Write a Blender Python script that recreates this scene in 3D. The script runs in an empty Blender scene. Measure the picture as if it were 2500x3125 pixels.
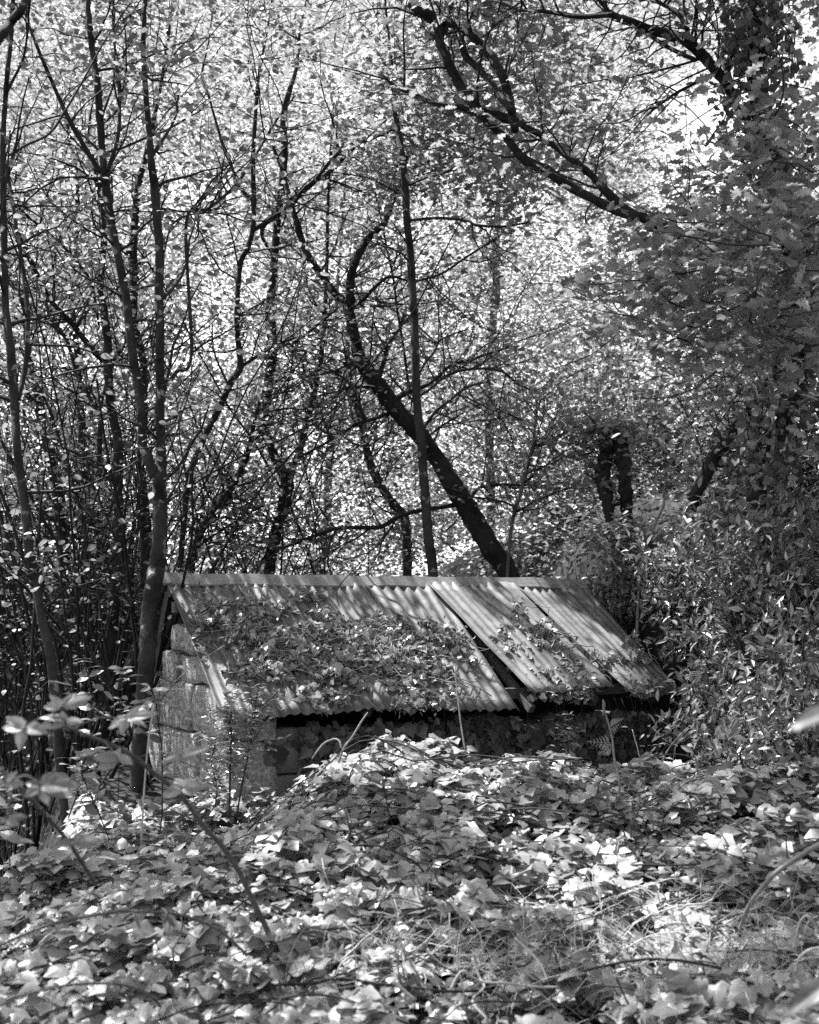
import bpy, math, random
import numpy as np
from mathutils import Vector, Matrix, noise as mnoise

R = np.random.default_rng(7)
random.seed(7)
scene = bpy.context.scene
COL = scene.collection

# ------------------------------------------------------------------ camera
FPX, PITCH, CZ = 3646.0, math.radians(4.7), 1.45
cam = bpy.data.cameras.new('camera')
cam.sensor_fit = 'HORIZONTAL'
cam.sensor_width = 24.0
cam.lens = FPX / 2500 * 24.0
cam.clip_start, cam.clip_end = 0.05, 2000
cam.dof.use_dof = True
cam.dof.focus_distance = 8.6
cam.dof.aperture_fstop = 3.0
cam_o = bpy.data.objects.new('camera', cam)
cam_o.location = (0, 0, CZ)
cam_o.rotation_euler = (math.pi / 2 + PITCH, 0, 0)
COL.objects.link(cam_o)
scene.camera = cam_o

# ------------------------------------------------------------------ sky, sun, exposure
SUN_EL, SUN_AZ = math.radians(57), math.radians(-52)      # azimuth from +Y, negative to the left
SUN = np.array([math.sin(SUN_AZ) * math.cos(SUN_EL), math.cos(SUN_AZ) * math.cos(SUN_EL), math.sin(SUN_EL)])
world = bpy.data.worlds.new('World')
scene.world = world
world.use_nodes = True
wn = world.node_tree
wn.nodes.clear()
sky = wn.nodes.new('ShaderNodeTexSky')
sky.sky_type = 'NISHITA'
sky.sun_disc = False
sky.sun_elevation = SUN_EL
sky.sun_rotation = SUN_AZ
bw = wn.nodes.new('ShaderNodeRGBToBW')
bg = wn.nodes.new('ShaderNodeBackground')
bg.inputs['Strength'].default_value = 0.13
wo = wn.nodes.new('ShaderNodeOutputWorld')
wn.links.new(sky.outputs[0], bw.inputs[0])
wn.links.new(bw.outputs[0], bg.inputs['Color'])
wn.links.new(bg.outputs[0], wo.inputs['Surface'])
sl = bpy.data.lights.new('sun', 'SUN')
sl.energy = 4.8
sl.angle = math.radians(0.53)
so = bpy.data.objects.new('sun', sl)
so.rotation_euler = Vector(-SUN).to_track_quat('-Z', 'Y').to_euler()
so.location = (-12, 10, 25)
COL.objects.link(so)
scene.view_settings.view_transform = 'Standard'
scene.view_settings.look = 'None'
scene.view_settings.gamma = 1.0
scene.view_settings.exposure = 2.05
scene.render.engine = 'CYCLES'
scene.cycles.max_bounces = 6
scene.cycles.diffuse_bounces = 3
scene.cycles.glossy_bounces = 2
scene.cycles.caustics_reflective = False
scene.cycles.caustics_refractive = False
scene.cycles.use_denoising = False
scene.cycles.use_adaptive_sampling = False
scene.cycles.sample_clamp_indirect = 6.0


# ------------------------------------------------------------------ projection helpers (place of a point at a given distance)
def P(x, y, Y):
    a, b = (x - 1250) / FPX, -(y - 1562.5) / FPX
    t = Y / (math.cos(PITCH) - b * math.sin(PITCH))
    return np.array([a * t, Y, CZ + t * (math.sin(PITCH) + b * math.cos(PITCH))])


def proj(p):
    p = np.atleast_2d(p)
    z = p[:, 2] - CZ
    d = p[:, 1] * math.cos(PITCH) + z * math.sin(PITCH)
    u = -p[:, 1] * math.sin(PITCH) + z * math.cos(PITCH)
    d = np.maximum(d, 0.01)
    return 1250 + FPX * p[:, 0] / d, 1562.5 - FPX * u / d


def sstep(a, b, x):
    t = np.clip((x - a) / (b - a), 0, 1)
    return t * t * (3 - 2 * t)


def terrain(x, y):
    x, y = np.asarray(x, float), np.asarray(y, float)
    z = 0.10 + 0.03 * np.sin(1.7 * x + 0.6 * y) * np.cos(1.3 * y)
    sl_ = sstep(-1.05, -0.25, x - 0.12 * (y - 6))
    z = z + 0.335 * sl_ * sstep(3.6, 6.3, y) * (1 - sstep(6.75, 7.7, y))
    z = z + 0.17 * np.exp(-((x + 0.22) / 0.38) ** 2 - ((y - 6.45) / 0.45) ** 2)
    # ravine on the left
    xr = -1.6 - 0.30 * (y - 6.3)
    z = z - 2.3 * sstep(0.0, 0.9, xr - x) * sstep(5.5, 6.6, y) * (1 - sstep(11.5, 15.5, y))
    # far side of the ravine climbs again
    z = z + 1.5 * sstep(11.5, 16.5, y) * (1 - sstep(-4.0, -1.2, x)) * (1 - sstep(30, 60, y))
    # ground behind the hut
    z = z + 0.4 * sstep(11, 16, y)
    # steep bank on the right
    xb = 2.55 - 0.13 * (y - 6) + 0.12 * np.sin(2.1 * y)
    k = np.clip(x - xb, 0, None)
    cap = 2.3 + 0.16 * np.clip(x - 2, 0, 20)
    z = z + cap * (1 - np.exp(-(k * (2.6 + 3.0 * sstep(9.6, 11.0, y))) / cap)) * (1 - sstep(24, 36, y))
    return z


def ground_hit(x, y, lo=2.5, hi=11.0):
    for Y in np.arange(lo, hi, 0.02):
        p = P(x, y, Y)
        if p[2] <= terrain(p[0], p[1]) + 0.05:
            return p
    return P(x, y, hi)


# ------------------------------------------------------------------ materials (the photograph is black and white: all greys)
def newmat(name):
    m = bpy.data.materials.new(name)
    m.use_nodes = True
    nt = m.node_tree
    nt.nodes.clear()
    out = nt.nodes.new('ShaderNodeOutputMaterial')
    return m, nt, out


def N(nt, kind, **kw):
    n = nt.nodes.new(kind)
    for k, v in kw.items():
        if k in n.inputs:
            n.inputs[k].default_value = v
        else:
            setattr(n, k, v)
    return n


def ramp(nt, src, stops):
    r = nt.nodes.new('ShaderNodeValToRGB')
    el = r.color_ramp.elements
    while len(el) < len(stops):
        el.new(0.5)
    for e, (p, v) in zip(el, stops):
        e.position = p
        e.color = (v, v, v, 1)
    nt.links.new(src, r.inputs[0])
    return r.outputs[0]


def math_(nt, op, a, b=None):
    n = nt.nodes.new('ShaderNodeMath')
    n.operation = op
    for i, v in enumerate((a, b)):
        if v is None:
            continue
        if isinstance(v, (int, float)):
            n.inputs[i].default_value = v
        else:
            nt.links.new(v, n.inputs[i])
    return n.outputs[0]


def leaf_mat(name, alb, trans, spec=0.35, rough=0.42, veins=None):
    m, nt, out = newmat(name)
    at = N(nt, 'ShaderNodeAttribute', attribute_name='tone')
    tone = at.outputs['Fac']
    tc = N(nt, 'ShaderNodeTexCoord')
    no = N(nt, 'ShaderNodeTexNoise', Scale=45.0, Detail=2.0)
    nt.links.new(tc.outputs['Object'], no.inputs['Vector'])
    blot = math_(nt, 'MULTIPLY_ADD', no.outputs['Fac'], 0.6)
    blot.node.inputs[2].default_value = 0.7
    tone = math_(nt, 'MULTIPLY', tone, blot)
    if veins:
        lc = N(nt, 'ShaderNodeAttribute', attribute_name='leafco')
        sp = N(nt, 'ShaderNodeSeparateXYZ')
        nt.links.new(lc.outputs['Vector'], sp.inputs[0])
        ay = math_(nt, 'ABSOLUTE', sp.outputs['Y'])
        if veins == 'palmate':
            ang = math_(nt, 'ARCTAN2', ay, math_(nt, 'ADD', sp.outputs['X'], 0.0))
            w = math_(nt, 'ABSOLUTE', math_(nt, 'SUBTRACT', math_(nt, 'FRACT', math_(nt, 'MULTIPLY', ang, 1.05)), 0.5))
            # distance from the nearest vein grows with radius
            near = math_(nt, 'SUBTRACT', 0.5, w)
            rad = math_(nt, 'SQRT', math_(nt, 'ADD', math_(nt, 'MULTIPLY', ay, ay), math_(nt, 'MULTIPLY', sp.outputs['X'], sp.outputs['X'])))
            dist = math_(nt, 'MULTIPLY', near, rad)
        else:
            q = math_(nt, 'SUBTRACT', sp.outputs['X'], math_(nt, 'MULTIPLY', ay, 0.8))
            f = math_(nt, 'FRACT', math_(nt, 'MULTIPLY', q, 7.0))
            d1 = math_(nt, 'MULTIPLY', math_(nt, 'ABSOLUTE', math_(nt, 'SUBTRACT', f, 0.5)), 0.143)
            dist = math_(nt, 'MINIMUM', d1, ay)
        v = ramp(nt, math_(nt, 'MULTIPLY', dist, 12.0), [(0.0, 1.75), (0.22, 1.0)])
        tone = math_(nt, 'MULTIPLY', tone, v)
    pr = N(nt, 'ShaderNodeBsdfPrincipled', Roughness=rough)
    pr.inputs['Specular IOR Level'].default_value = spec
    tr = N(nt, 'ShaderNodeBsdfTranslucent')
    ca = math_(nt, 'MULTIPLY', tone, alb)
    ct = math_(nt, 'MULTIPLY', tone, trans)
    nt.links.new(ca, pr.inputs['Base Color'])
    nt.links.new(ct, tr.inputs['Color'])
    ad = N(nt, 'ShaderNodeAddShader')
    nt.links.new(pr.outputs[0], ad.inputs[0])
    nt.links.new(tr.outputs[0], ad.inputs[1])
    nt.links.new(ad.outputs[0], out.inputs[0])
    return m


def rough_mat(name, scale, stops, bump=0.4, bscale=None, rough=0.85, spec=0.15, stretch=(1, 1, 1), detail=6.0, spots=None, metallic=0.0, bdist=0.02, rot=0.0):
    m, nt, out = newmat(name)
    tc = N(nt, 'ShaderNodeTexCoord')
    mp = N(nt, 'ShaderNodeMapping')
    mp.inputs['Scale'].default_value = stretch
    mr = N(nt, 'ShaderNodeMapping')
    mr.inputs['Rotation'].default_value = (0, 0, rot)
    nt.links.new(tc.outputs['Object'], mr.inputs[0])
    nt.links.new(mr.outputs[0], mp.inputs[0])
    n1 = N(nt, 'ShaderNodeTexNoise', Scale=scale, Detail=detail, Roughness=0.65)
    nt.links.new(mp.outputs[0], n1.inputs['Vector'])
    c = ramp(nt, n1.outputs['Fac'], stops)
    if spots:
        n2 = N(nt, 'ShaderNodeTexNoise', Scale=spots[0], Detail=3.0)
        nt.links.new(tc.outputs['Object'], n2.inputs['Vector'])
        f = ramp(nt, n2.outputs['Fac'], [(spots[1], 0.0), (spots[1] + 0.04, 1.0)])
        mx = N(nt, 'ShaderNodeMix', data_type='RGBA')
        nt.links.new(f, mx.inputs[0])
        nt.links.new(c, mx.inputs[6])
        mx.inputs[7].default_value = (spots[2],) * 3 + (1,)
        c = mx.outputs[2]
    pr = N(nt, 'ShaderNodeBsdfPrincipled', Roughness=rough, Metallic=metallic)
    pr.inputs['Specular IOR Level'].default_value = spec
    nt.links.new(c, pr.inputs['Base Color'])
    n3 = N(nt, 'ShaderNodeTexNoise', Scale=bscale or scale * 3, Detail=5.0, Roughness=0.7)
    nt.links.new(mp.outputs[0], n3.inputs['Vector'])
    bp = N(nt, 'ShaderNodeBump', Strength=bump, Distance=bdist)
    nt.links.new(n3.outputs['Fac'], bp.inputs['Height'])
    nt.links.new(bp.outputs[0], pr.inputs['Normal'])
    nt.links.new(pr.outputs[0], out.inputs[0])
    return m


M_SOIL = rough_mat('forest_soil', 6, [(0.3, 0.012), (0.7, 0.035)], bump=0.8, bdist=0.05)
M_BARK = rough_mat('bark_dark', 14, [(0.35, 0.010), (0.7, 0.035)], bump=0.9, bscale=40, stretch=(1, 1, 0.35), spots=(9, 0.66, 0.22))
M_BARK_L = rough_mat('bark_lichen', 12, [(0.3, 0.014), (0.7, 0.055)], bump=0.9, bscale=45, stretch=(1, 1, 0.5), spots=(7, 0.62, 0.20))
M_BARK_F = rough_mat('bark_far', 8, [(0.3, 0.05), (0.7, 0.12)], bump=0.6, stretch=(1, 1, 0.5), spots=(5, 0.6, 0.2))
M_BARK_IVY = rough_mat('bark_mossy', 18, [(0.35, 0.012), (0.7, 0.04)], bump=1.0, bscale=50)
M_TWIG = rough_mat('twig', 30, [(0.3, 0.015), (0.7, 0.05)], bump=0.2)
M_TWIG_P = rough_mat('twig_pale', 30, [(0.3, 0.12), (0.7, 0.26)], bump=0.3)
M_STRAW = rough_mat('dry_straw', 40, [(0.3, 0.22), (0.7, 0.42)], bump=0.1, rough=0.6)
M_CANE = rough_mat('bramble_cane', 40, [(0.3, 0.07), (0.7, 0.15)], bump=0.3)
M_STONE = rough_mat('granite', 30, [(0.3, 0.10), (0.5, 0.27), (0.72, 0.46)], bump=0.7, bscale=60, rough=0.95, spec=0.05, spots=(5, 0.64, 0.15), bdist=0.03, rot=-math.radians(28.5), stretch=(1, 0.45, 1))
M_STONE_D = rough_mat('shaded_stone', 14, [(0.3, 0.03), (0.7, 0.13)], bump=0.8, bscale=45, spots=(4, 0.6, 0.04))  # wall stone darkened to carry the shade under the eaves
M_MORTAR = rough_mat('dark_joint', 20, [(0.3, 0.012), (0.7, 0.04)], bump=0.8)
M_RENDER = rough_mat('lime_render', 9, [(0.3, 0.07), (0.7, 0.19)], bump=0.9, bscale=50, spots=(7, 0.55, 0.045))
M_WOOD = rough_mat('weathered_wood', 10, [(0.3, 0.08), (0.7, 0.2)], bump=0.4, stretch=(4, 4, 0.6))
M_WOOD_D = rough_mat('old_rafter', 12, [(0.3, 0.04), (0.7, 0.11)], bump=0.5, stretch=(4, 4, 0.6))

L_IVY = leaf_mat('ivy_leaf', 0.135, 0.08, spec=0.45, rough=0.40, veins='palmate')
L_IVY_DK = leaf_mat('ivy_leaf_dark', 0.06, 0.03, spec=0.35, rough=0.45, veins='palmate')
L_DRY = leaf_mat('dry_leaf', 0.17, 0.06, spec=0.1, rough=0.8)
L_OAK = leaf_mat('oak_leaf', 0.085, 0.11, spec=0.25, rough=0.5, veins='pinnate')
L_SHRUB = leaf_mat('shrub_leaf', 0.09, 0.06, spec=0.5, rough=0.38)
L_TREE = leaf_mat('alder_leaf', 0.085, 0.11, spec=0.3, rough=0.5)
L_SHADE = leaf_mat('shaded_leaf', 0.055, 0.045, spec=0.25, rough=0.5)  # tree leaf colour darkened to stand for shade in the thicket
L_FAR = leaf_mat('woodland_leaf', 0.095, 0.125, spec=0.3, rough=0.5)
L_BRAM = leaf_mat('bramble_leaf', 0.11, 0.09, spec=0.3, rough=0.5, veins='pinnate')


def metal_mat(name, lo, hi, stain, wscale):
    m, nt, out = newmat(name)
    tc = N(nt, 'ShaderNodeTexCoord')
    lc = N(nt, 'ShaderNodeAttribute', attribute_name='leafco')     # sheet coordinates: across, down
    mp = N(nt, 'ShaderNodeMapping')
    mp.inputs['Scale'].default_value = (9.0, 1.1, 1.0)
    nt.links.new(lc.outputs['Vector'], mp.inputs[0])
    n1 = N(nt, 'ShaderNodeTexNoise', Scale=wscale, Detail=5.0, Roughness=0.6)
    nt.links.new(mp.outputs[0], n1.inputs['Vector'])
    n2 = N(nt, 'ShaderNodeTexNoise', Scale=7.0, Detail=8.0, Roughness=0.7)
    nt.links.new(tc.outputs['Object'], n2.inputs['Vector'])
    c1 = ramp(nt, n1.outputs['Fac'], [(0.3, lo), (0.7, hi)])
    f = ramp(nt, n2.outputs['Fac'], [(0.44, 0.0), (0.62, 1.0)])
    mx = N(nt, 'ShaderNodeMix', data_type='RGBA')
    nt.links.new(f, mx.inputs[0])
    nt.links.new(c1, mx.inputs[6])
    mx.inputs[7].default_value = (stain,) * 3 + (1,)
    n4 = N(nt, 'ShaderNodeTexNoise', Scale=90.0, Detail=3.0)
    nt.links.new(tc.outputs['Object'], n4.inputs['Vector'])
    g = ramp(nt, n4.outputs['Fac'], [(0.3, 0.72), (0.7, 1.15)])
    mu = N(nt, 'ShaderNodeMix', data_type='RGBA', blend_type='MULTIPLY')
    mu.inputs[0].default_value = 1.0
    nt.links.new(mx.outputs[2], mu.inputs[6])
    nt.links.new(g, mu.inputs[7])
    pr = N(nt, 'ShaderNodeBsdfPrincipled', Roughness=0.62, Metallic=0.0)
    pr.inputs['Specular IOR Level'].default_value = 0.3
    nt.links.new(mu.outputs[2], pr.inputs['Base Color'])
    bp = N(nt, 'ShaderNodeBump', Strength=0.25, Distance=0.004)
    nt.links.new(n4.outputs['Fac'], bp.inputs['Height'])
    nt.links.new(bp.outputs[0], pr.inputs['Normal'])
    nt.links.new(pr.outputs[0], out.inputs[0])
    return m


M_ROOF_A = metal_mat('weathered_zinc', 0.10, 0.18, 0.065, 1.3)
M_ROOF_B = metal_mat('paler_zinc', 0.11, 0.19, 0.075, 1.1)
M_RIDGE = metal_mat('ridge_zinc', 0.19, 0.29, 0.15, 0.9)


# ------------------------------------------------------------------ object helpers
def link(o, parent=None):
    COL.objects.link(o)
    if parent is not None:
        o.parent = parent
        o.matrix_parent_inverse = Matrix.Translation(-Vector(parent.location))
    return o


def tag(o, label, cat, group=None, kind=None):
    if label:
        o['label'] = label
    if cat:
        o['category'] = cat
    if group:
        o['group'] = group
    if kind:
        o['kind'] = kind
    return o


def thing(name, label, cat, loc, group=None):
    o = bpy.data.objects.new(name, None)
    o.location = [float(v) for v in loc]
    o.empty_display_size = 0.1
    COL.objects.link(o)
    return tag(o, label, cat, group)


def mesh(name, V, F, mat, smooth=False, tone=None, leafco=None):
    V = np.asarray(V, np.float32)
    F = np.asarray(F, np.int32)
    k = F.shape[1]
    me = bpy.data.meshes.new(name)
    me.vertices.add(len(V))
    me.vertices.foreach_set('co', V.ravel())
    me.loops.add(F.size)
    me.loops.foreach_set('vertex_index', F.ravel())
    me.polygons.add(len(F))
    me.polygons.foreach_set('loop_start', np.arange(0, F.size, k, dtype=np.int32))
    me.update(calc_edges=True)
    me.polygons.foreach_set('use_smooth', np.full(len(F), smooth))
    if tone is not None:
        me.attributes.new('tone', 'FLOAT', 'POINT').data.foreach_set('value', np.asarray(tone, np.float32))
    if leafco is not None:
        me.attributes.new('leafco', 'FLOAT_VECTOR', 'POINT').data.foreach_set('vector', np.asarray(leafco, np.float32).ravel())
    me.materials.append(mat)
    return me


def obj(name, me, parent=None, kind=None):
    o = bpy.data.objects.new(name, me)
    if kind:
        o['kind'] = kind
    return link(o, parent)


def unit(v):
    return v / np.maximum(np.linalg.norm(v, axis=-1, keepdims=True), 1e-9)


# ------------------------------------------------------------------ leaf shapes: (verts (n,3), tris (m,3))
def fan(outline, fold=0.12, droop=0.15, c=(0.35, 0.0), curl=0.0):
    pts = [(c[0], c[1], 0.0)]
    for x, y in outline:
        pts.append((x, y, fold * abs(y) - droop * x * x + curl * math.sin(5 * x + 3 * y)))
    n = len(outline)
    tr = [(0, 1 + i, 1 + (i + 1) % n) for i in range(n)]
    return np.array(pts, float), np.array(tr)


def mirrored(half):
    return half + [(x, -y) for x, y in reversed(half) if abs(y) > 1e-6]


IVY_T = fan(mirrored([(0.0, 0.0), (-0.15, 0.2), (-0.09, 0.42), (0.12, 0.46), (0.32, 0.56), (0.55, 0.36), (0.78, 0.18), (0.97, 0.0)]), fold=0.18, droop=0.16)
IVY_T2 = fan(mirrored([(0.0, 0.0), (-0.14, 0.25), (0.05, 0.50), (0.38, 0.46), (0.62, 0.26), (0.95, 0.0)]), fold=-0.10, droop=0.22, curl=0.05)
IVY_T3 = fan(mirrored([(0.0, 0.0), (-0.18, 0.15), (-0.08, 0.40), (0.14, 0.42), (0.36, 0.48), (0.55, 0.30), (0.85, 0.12), (1.0, 0.0)]), fold=0.3, droop=0.05)
IVYS = [IVY_T, IVY_T2, IVY_T3]


def fine(outline, fold, droop, bulge, twist):
    """ivy blade with a middle ring, rounded lobes and a soft curve"""
    o = np.array(outline + [outline[0]])
    nx_ = []
    for i in range(len(outline)):
        nx_.append(o[i])
        nx_.append((o[i] + o[i + 1]) / 2 * 1.0 + (np.array([(o[i] + o[i + 1])[0] / 2 - 0.33, (o[i] + o[i + 1])[1] / 2]) * 0.06))
    o = np.array(nx_)
    c = np.array([0.30, 0.0])

    def z(p, f):
        return fold * abs(p[1]) * (1 - 0.5 * f) - droop * max(p[0], 0) ** 2 - bulge * f * f + twist * p[0] * p[1] + 0.03 * math.sin(9 * p[0] + 7 * p[1])
    vs = [(c[0], c[1], z(c, 0))]
    for f in (0.55, 1.0):
        for p in o:
            q = c + (p - c) * f
            vs.append((q[0], q[1], z(q, f)))
    m = len(o)
    fs = [(0, 1 + i, 1 + (i + 1) % m) for i in range(m)]
    for i in range(m):
        a_, b_ = 1 + i, 1 + (i + 1) % m
        fs += [(a_, a_ + m, b_ + m), (a_, b_ + m, b_)]
    return np.array(vs), np.array(fs)


IVYF = [fine(mirrored([(0.0, 0.0), (-0.16, 0.22), (-0.06, 0.43), (0.16, 0.44), (0.34, 0.55), (0.58, 0.33), (0.97, 0.0)]), 0.22, 0.18, 0.05, 0.1),
        fine(mirrored([(0.0, 0.0), (-0.13, 0.28), (0.08, 0.50), (0.40, 0.45), (0.68, 0.24), (0.95, 0.0)]), -0.05, 0.25, 0.10, -0.15),
        fine(mirrored([(0.0, 0.0), (-0.18, 0.18), (-0.08, 0.42), (0.16, 0.38), (0.36, 0.52), (0.54, 0.28), (1.0, 0.0)]), 0.3, 0.08, 0.03, 0.2)]
OAK_T = fan(mirrored([(0.0, 0.0), (0.12, 0.07), (0.22, 0.18), (0.30, 0.10), (0.44, 0.27), (0.52, 0.15), (0.68, 0.31), (0.74, 0.16), (0.88, 0.22), (0.93, 0.1), (1.0, 0.0)]), fold=0.2, droop=0.12, c=(0.5, 0))
OAK_T2 = fan(mirrored([(0.0, 0.0), (0.15, 0.06), (0.25, 0.22), (0.36, 0.11), (0.5, 0.32), (0.58, 0.16), (0.74, 0.28), (0.82, 0.13), (0.95, 0.12), (1.0, 0.0)]), fold=-0.1, droop=0.25, c=(0.5, 0))
DIAMOND = (np.array([(0, 0, 0), (0.45, 0.30, 0.06), (1, 0, -0.08), (0.45, -0.30, 0.06)], float), np.array([(0, 2, 1), (0, 3, 2)]))
LANCE = (np.array([(0, 0, 0), (0.35, 0.17, 0.05), (0.7, 0.13, 0.02), (1, 0, -0.12), (0.7, -0.13, 0.02), (0.35, -0.17, 0.05), (0.5, 0, -0.02)], float),
         np.array([(0, 6, 1), (1, 6, 2), (2, 6, 3), (3, 6, 4), (4, 6, 5), (5, 6, 0)]))
OVAL = fan(mirrored([(0, 0), (0.15, 0.2), (0.4, 0.32), (0.7, 0.25), (1, 0)]), fold=0.15, droop=0.15, c=(0.45, 0))
CHIP = (np.array([(0, 0, 0), (0.4, 0.35, 0.2), (1, 0.1, -0.1), (0.5, -0.3, 0.15)], float), np.array([(0, 2, 1), (0, 3, 2)]))


def leaflet_T(nx=9, half=3):
    vs, fs = [], []
    for i in range(nx):
        t = i / (nx - 1)
        w = 0.36 * math.sin(math.pi * t ** 0.8) ** 0.75 * (1 - 0.25 * t) if 0 < t < 1 else 0.004
        w *= 1 + (0.06 if i % 2 else -0.04)
        for j in range(-half, half + 1):
            s = j / half
            vs.append((t - (0.03 if i % 2 and abs(j) == half else 0), w * s, 0.10 * abs(s) * w * 2.2 - 0.22 * t * t + 0.012 * math.sin(9 * t - 4 * abs(s))))
    m = 2 * half + 1
    for i in range(nx - 1):
        for j in range(m - 1):
            a = i * m + j
            fs += [(a, a + m, a + m + 1), (a, a + m + 1, a + 1)]
    return np.array(vs), np.array(fs)


LEAFLET = leaflet_T()


def leaves(T, pos, d, n, s, w=1.0, tone=None):
    """many copies of one leaf shape: V, F, tone, local coordinates"""
    tv, tf = T
    k, c = len(pos), len(tv)
    if k == 0:
        return np.zeros((0, 3)), np.zeros((0, 3), int), np.zeros(0), np.zeros((0, 3))
    d, n = unit(d), unit(n)
    n = unit(n - d * np.sum(n * d, -1, keepdims=True))
    y = np.cross(n, d)
    s = np.broadcast_to(s, (k,)).astype(float)
    w = np.broadcast_to(w, (k,)).astype(float)
    V = pos[:, None] + s[:, None, None] * (tv[None, :, 0:1] * d[:, None] + (tv[None, :, 1:2] * w[:, None, None]) * y[:, None] + tv[None, :, 2:3] * n[:, None])
    F = tf[None] + (np.arange(k) * c)[:, None, None]
    if tone is None:
        tone = R.uniform(0.6, 1.35, k)
    return V.reshape(-1, 3), F.reshape(-1, 3), np.repeat(tone, c), np.tile(tv, (k, 1))


def join(parts):
    V, F, T, L, o = [], [], [], [], 0
    for v, f, t, l in parts:
        V.append(v); F.append(f + o); T.append(t); L.append(l)
        o += len(v)
    return np.concatenate(V), np.concatenate(F), np.concatenate(T), np.concatenate(L)


def leaf_obj(name, parts, mat, parent=None, kind='stuff', co=False):
    V, F, T, L = join(parts)
    return obj(name, mesh(name, V, F, mat, co, T, L if co else None), parent, kind)


def rand_dirs(k, up=1.0, jit=0.6):
    """leaf blades: normals near up, axis anywhere across"""
    n = unit(np.array([0, 0, up]) + R.normal(0, jit, (k, 3)))
    a = R.uniform(0, 2 * math.pi, k)
    d = np.stack([np.cos(a), np.sin(a), R.normal(-0.15, 0.25, k)], 1)
    return unit(d), n


# ------------------------------------------------------------------ tubes
def spline(pts, per=5):
    pts = np.asarray(pts, float)
    if len(pts) < 3:
        return np.array([pts[0] + (pts[-1] - pts[0]) * t for t in np.linspace(0, 1, per + 1)])
    q = np.vstack([2 * pts[0] - pts[1], pts, 2 * pts[-1] - pts[-2]])
    t = np.linspace(0, 1, per, endpoint=False)[:, None]
    out = []
    for i in range(1, len(q) - 2):
        a, b, c, d = q[i - 1], q[i], q[i + 1], q[i + 2]
        out.append(0.5 * ((2 * b) + (c - a) * t + (2 * a - 5 * b + 4 * c - d) * t ** 2 + (3 * b - a - 3 * c + d) * t ** 3))
    out.append(pts[-1][None])
    return np.vstack(out)


class Tubes:
    def __init__(self):
        self.V, self.F, self.n = [], [], 0

    def add(self, pts, rad, sides=5, rough=0.0):
        pts = np.asarray(pts, float)
        m = len(pts)
        rad = np.broadcast_to(rad, (m,))
        tg = unit(np.gradient(pts, axis=0))
        ref = np.array([0.9, 0.3, 0.1]) if abs(tg[:, 2]).mean() > 0.6 else np.array([0.05, 0.1, 1.0])
        s = unit(np.cross(tg, ref))
        b = np.cross(tg, s)
        a = np.arange(sides) * 2 * math.pi / sides
        rr = rad[:, None] * (1 + rough * R.normal(0, 1, (m, sides)))
        ring = pts[:, None] + rr[..., None] * (np.cos(a)[None, :, None] * s[:, None] + np.sin(a)[None, :, None] * b[:, None])
        V = np.vstack([ring.reshape(-1, 3), pts[:1], pts[-1:]])
        i = np.arange(m - 1)[:, None] * sides
        j = np.arange(sides)[None]
        j2 = (j + 1) % sides
        q1 = np.stack([i + j, i + j2, i + sides + j2], -1).reshape(-1, 3)
        q2 = np.stack([i + j, i + sides + j2, i + sides + j], -1).reshape(-1, 3)
        jj = np.arange(sides)
        c0 = np.stack([np.full(sides, m * sides), (jj + 1) % sides, jj], -1)
        c1 = np.stack([np.full(sides, m * sides + 1), (m - 1) * sides + jj, (m - 1) * sides + (jj + 1) % sides], -1)
        self.F.append(np.vstack([q1, q2, c0, c1]) + self.n)
        self.V.append(V)
        self.n += len(V)
        return self

    def build(self, name, mat, parent=None, kind=None, smooth=True):
        return obj(name, mesh(name, np.concatenate(self.V), np.concatenate(self.F), mat, smooth), parent, kind)


ZO = dict(A=(0, 1000), B=(0, 0), C=(800, 0), D=(1600, 0), E=(1600, 900), F=(800, 900), G=(0, 2000), H=(0, 2500),
          I=(400, 1700), J=(800, 2600), K=(1600, 2500), M=(1200, 1700), Q=(800, 2300))
ZS = 900 / 1725


def path(s):
    """'A 10 20 5, 30 40 5; B ...' : traced points (photo pixels) and widths"""
    out = []
    for seg in s.split(';'):
        seg = seg.strip()
        z = seg[0]
        for p in seg[1:].split(','):
            v = [float(q) for q in p.split()]
            ox, oy = ZO[z]
            out.append((ox + v[0] * ZS, oy + v[1] * ZS, (v[2] if len(v) > 2 else -1) * ZS))
    w = None
    res = []
    for x, y, k in out:
        if k > 0:
            w = k
        res.append((x, y, w if w else 6))
    return res


def to3d(pp, Y0, Y1=None, wob=0.05):
    Y1 = Y0 if Y1 is None else Y1
    n = len(pp)
    ph = R.uniform(0, 6.28)
    pts, rad = [], []
    for i, (x, y, w) in enumerate(pp):
        t = i / max(n - 1, 1)
        Y = Y0 + (Y1 - Y0) * t + (wob * math.sin(2.3 * i + ph) if 0 < i else 0)
        pts.append(P(x, y, Y))
        rad.append(max(w * Y / FPX / 2, 0.003))
    return np.array(pts), np.array(rad)


def curvy(p0, d0, length, n, wild, lift):
    """a twig that bends as it grows"""
    pts, p, d = [p0], p0.copy(), unit(d0)
    st = length / n
    bend = R.normal(0, wild, 3)
    for _ in range(n):
        d = unit(d + R.normal(0, wild, 3) + bend * 0.4 + np.array([0, 0, lift]))
        p = p + d * st
        pts.append(p)
    return np.array(pts)


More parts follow.
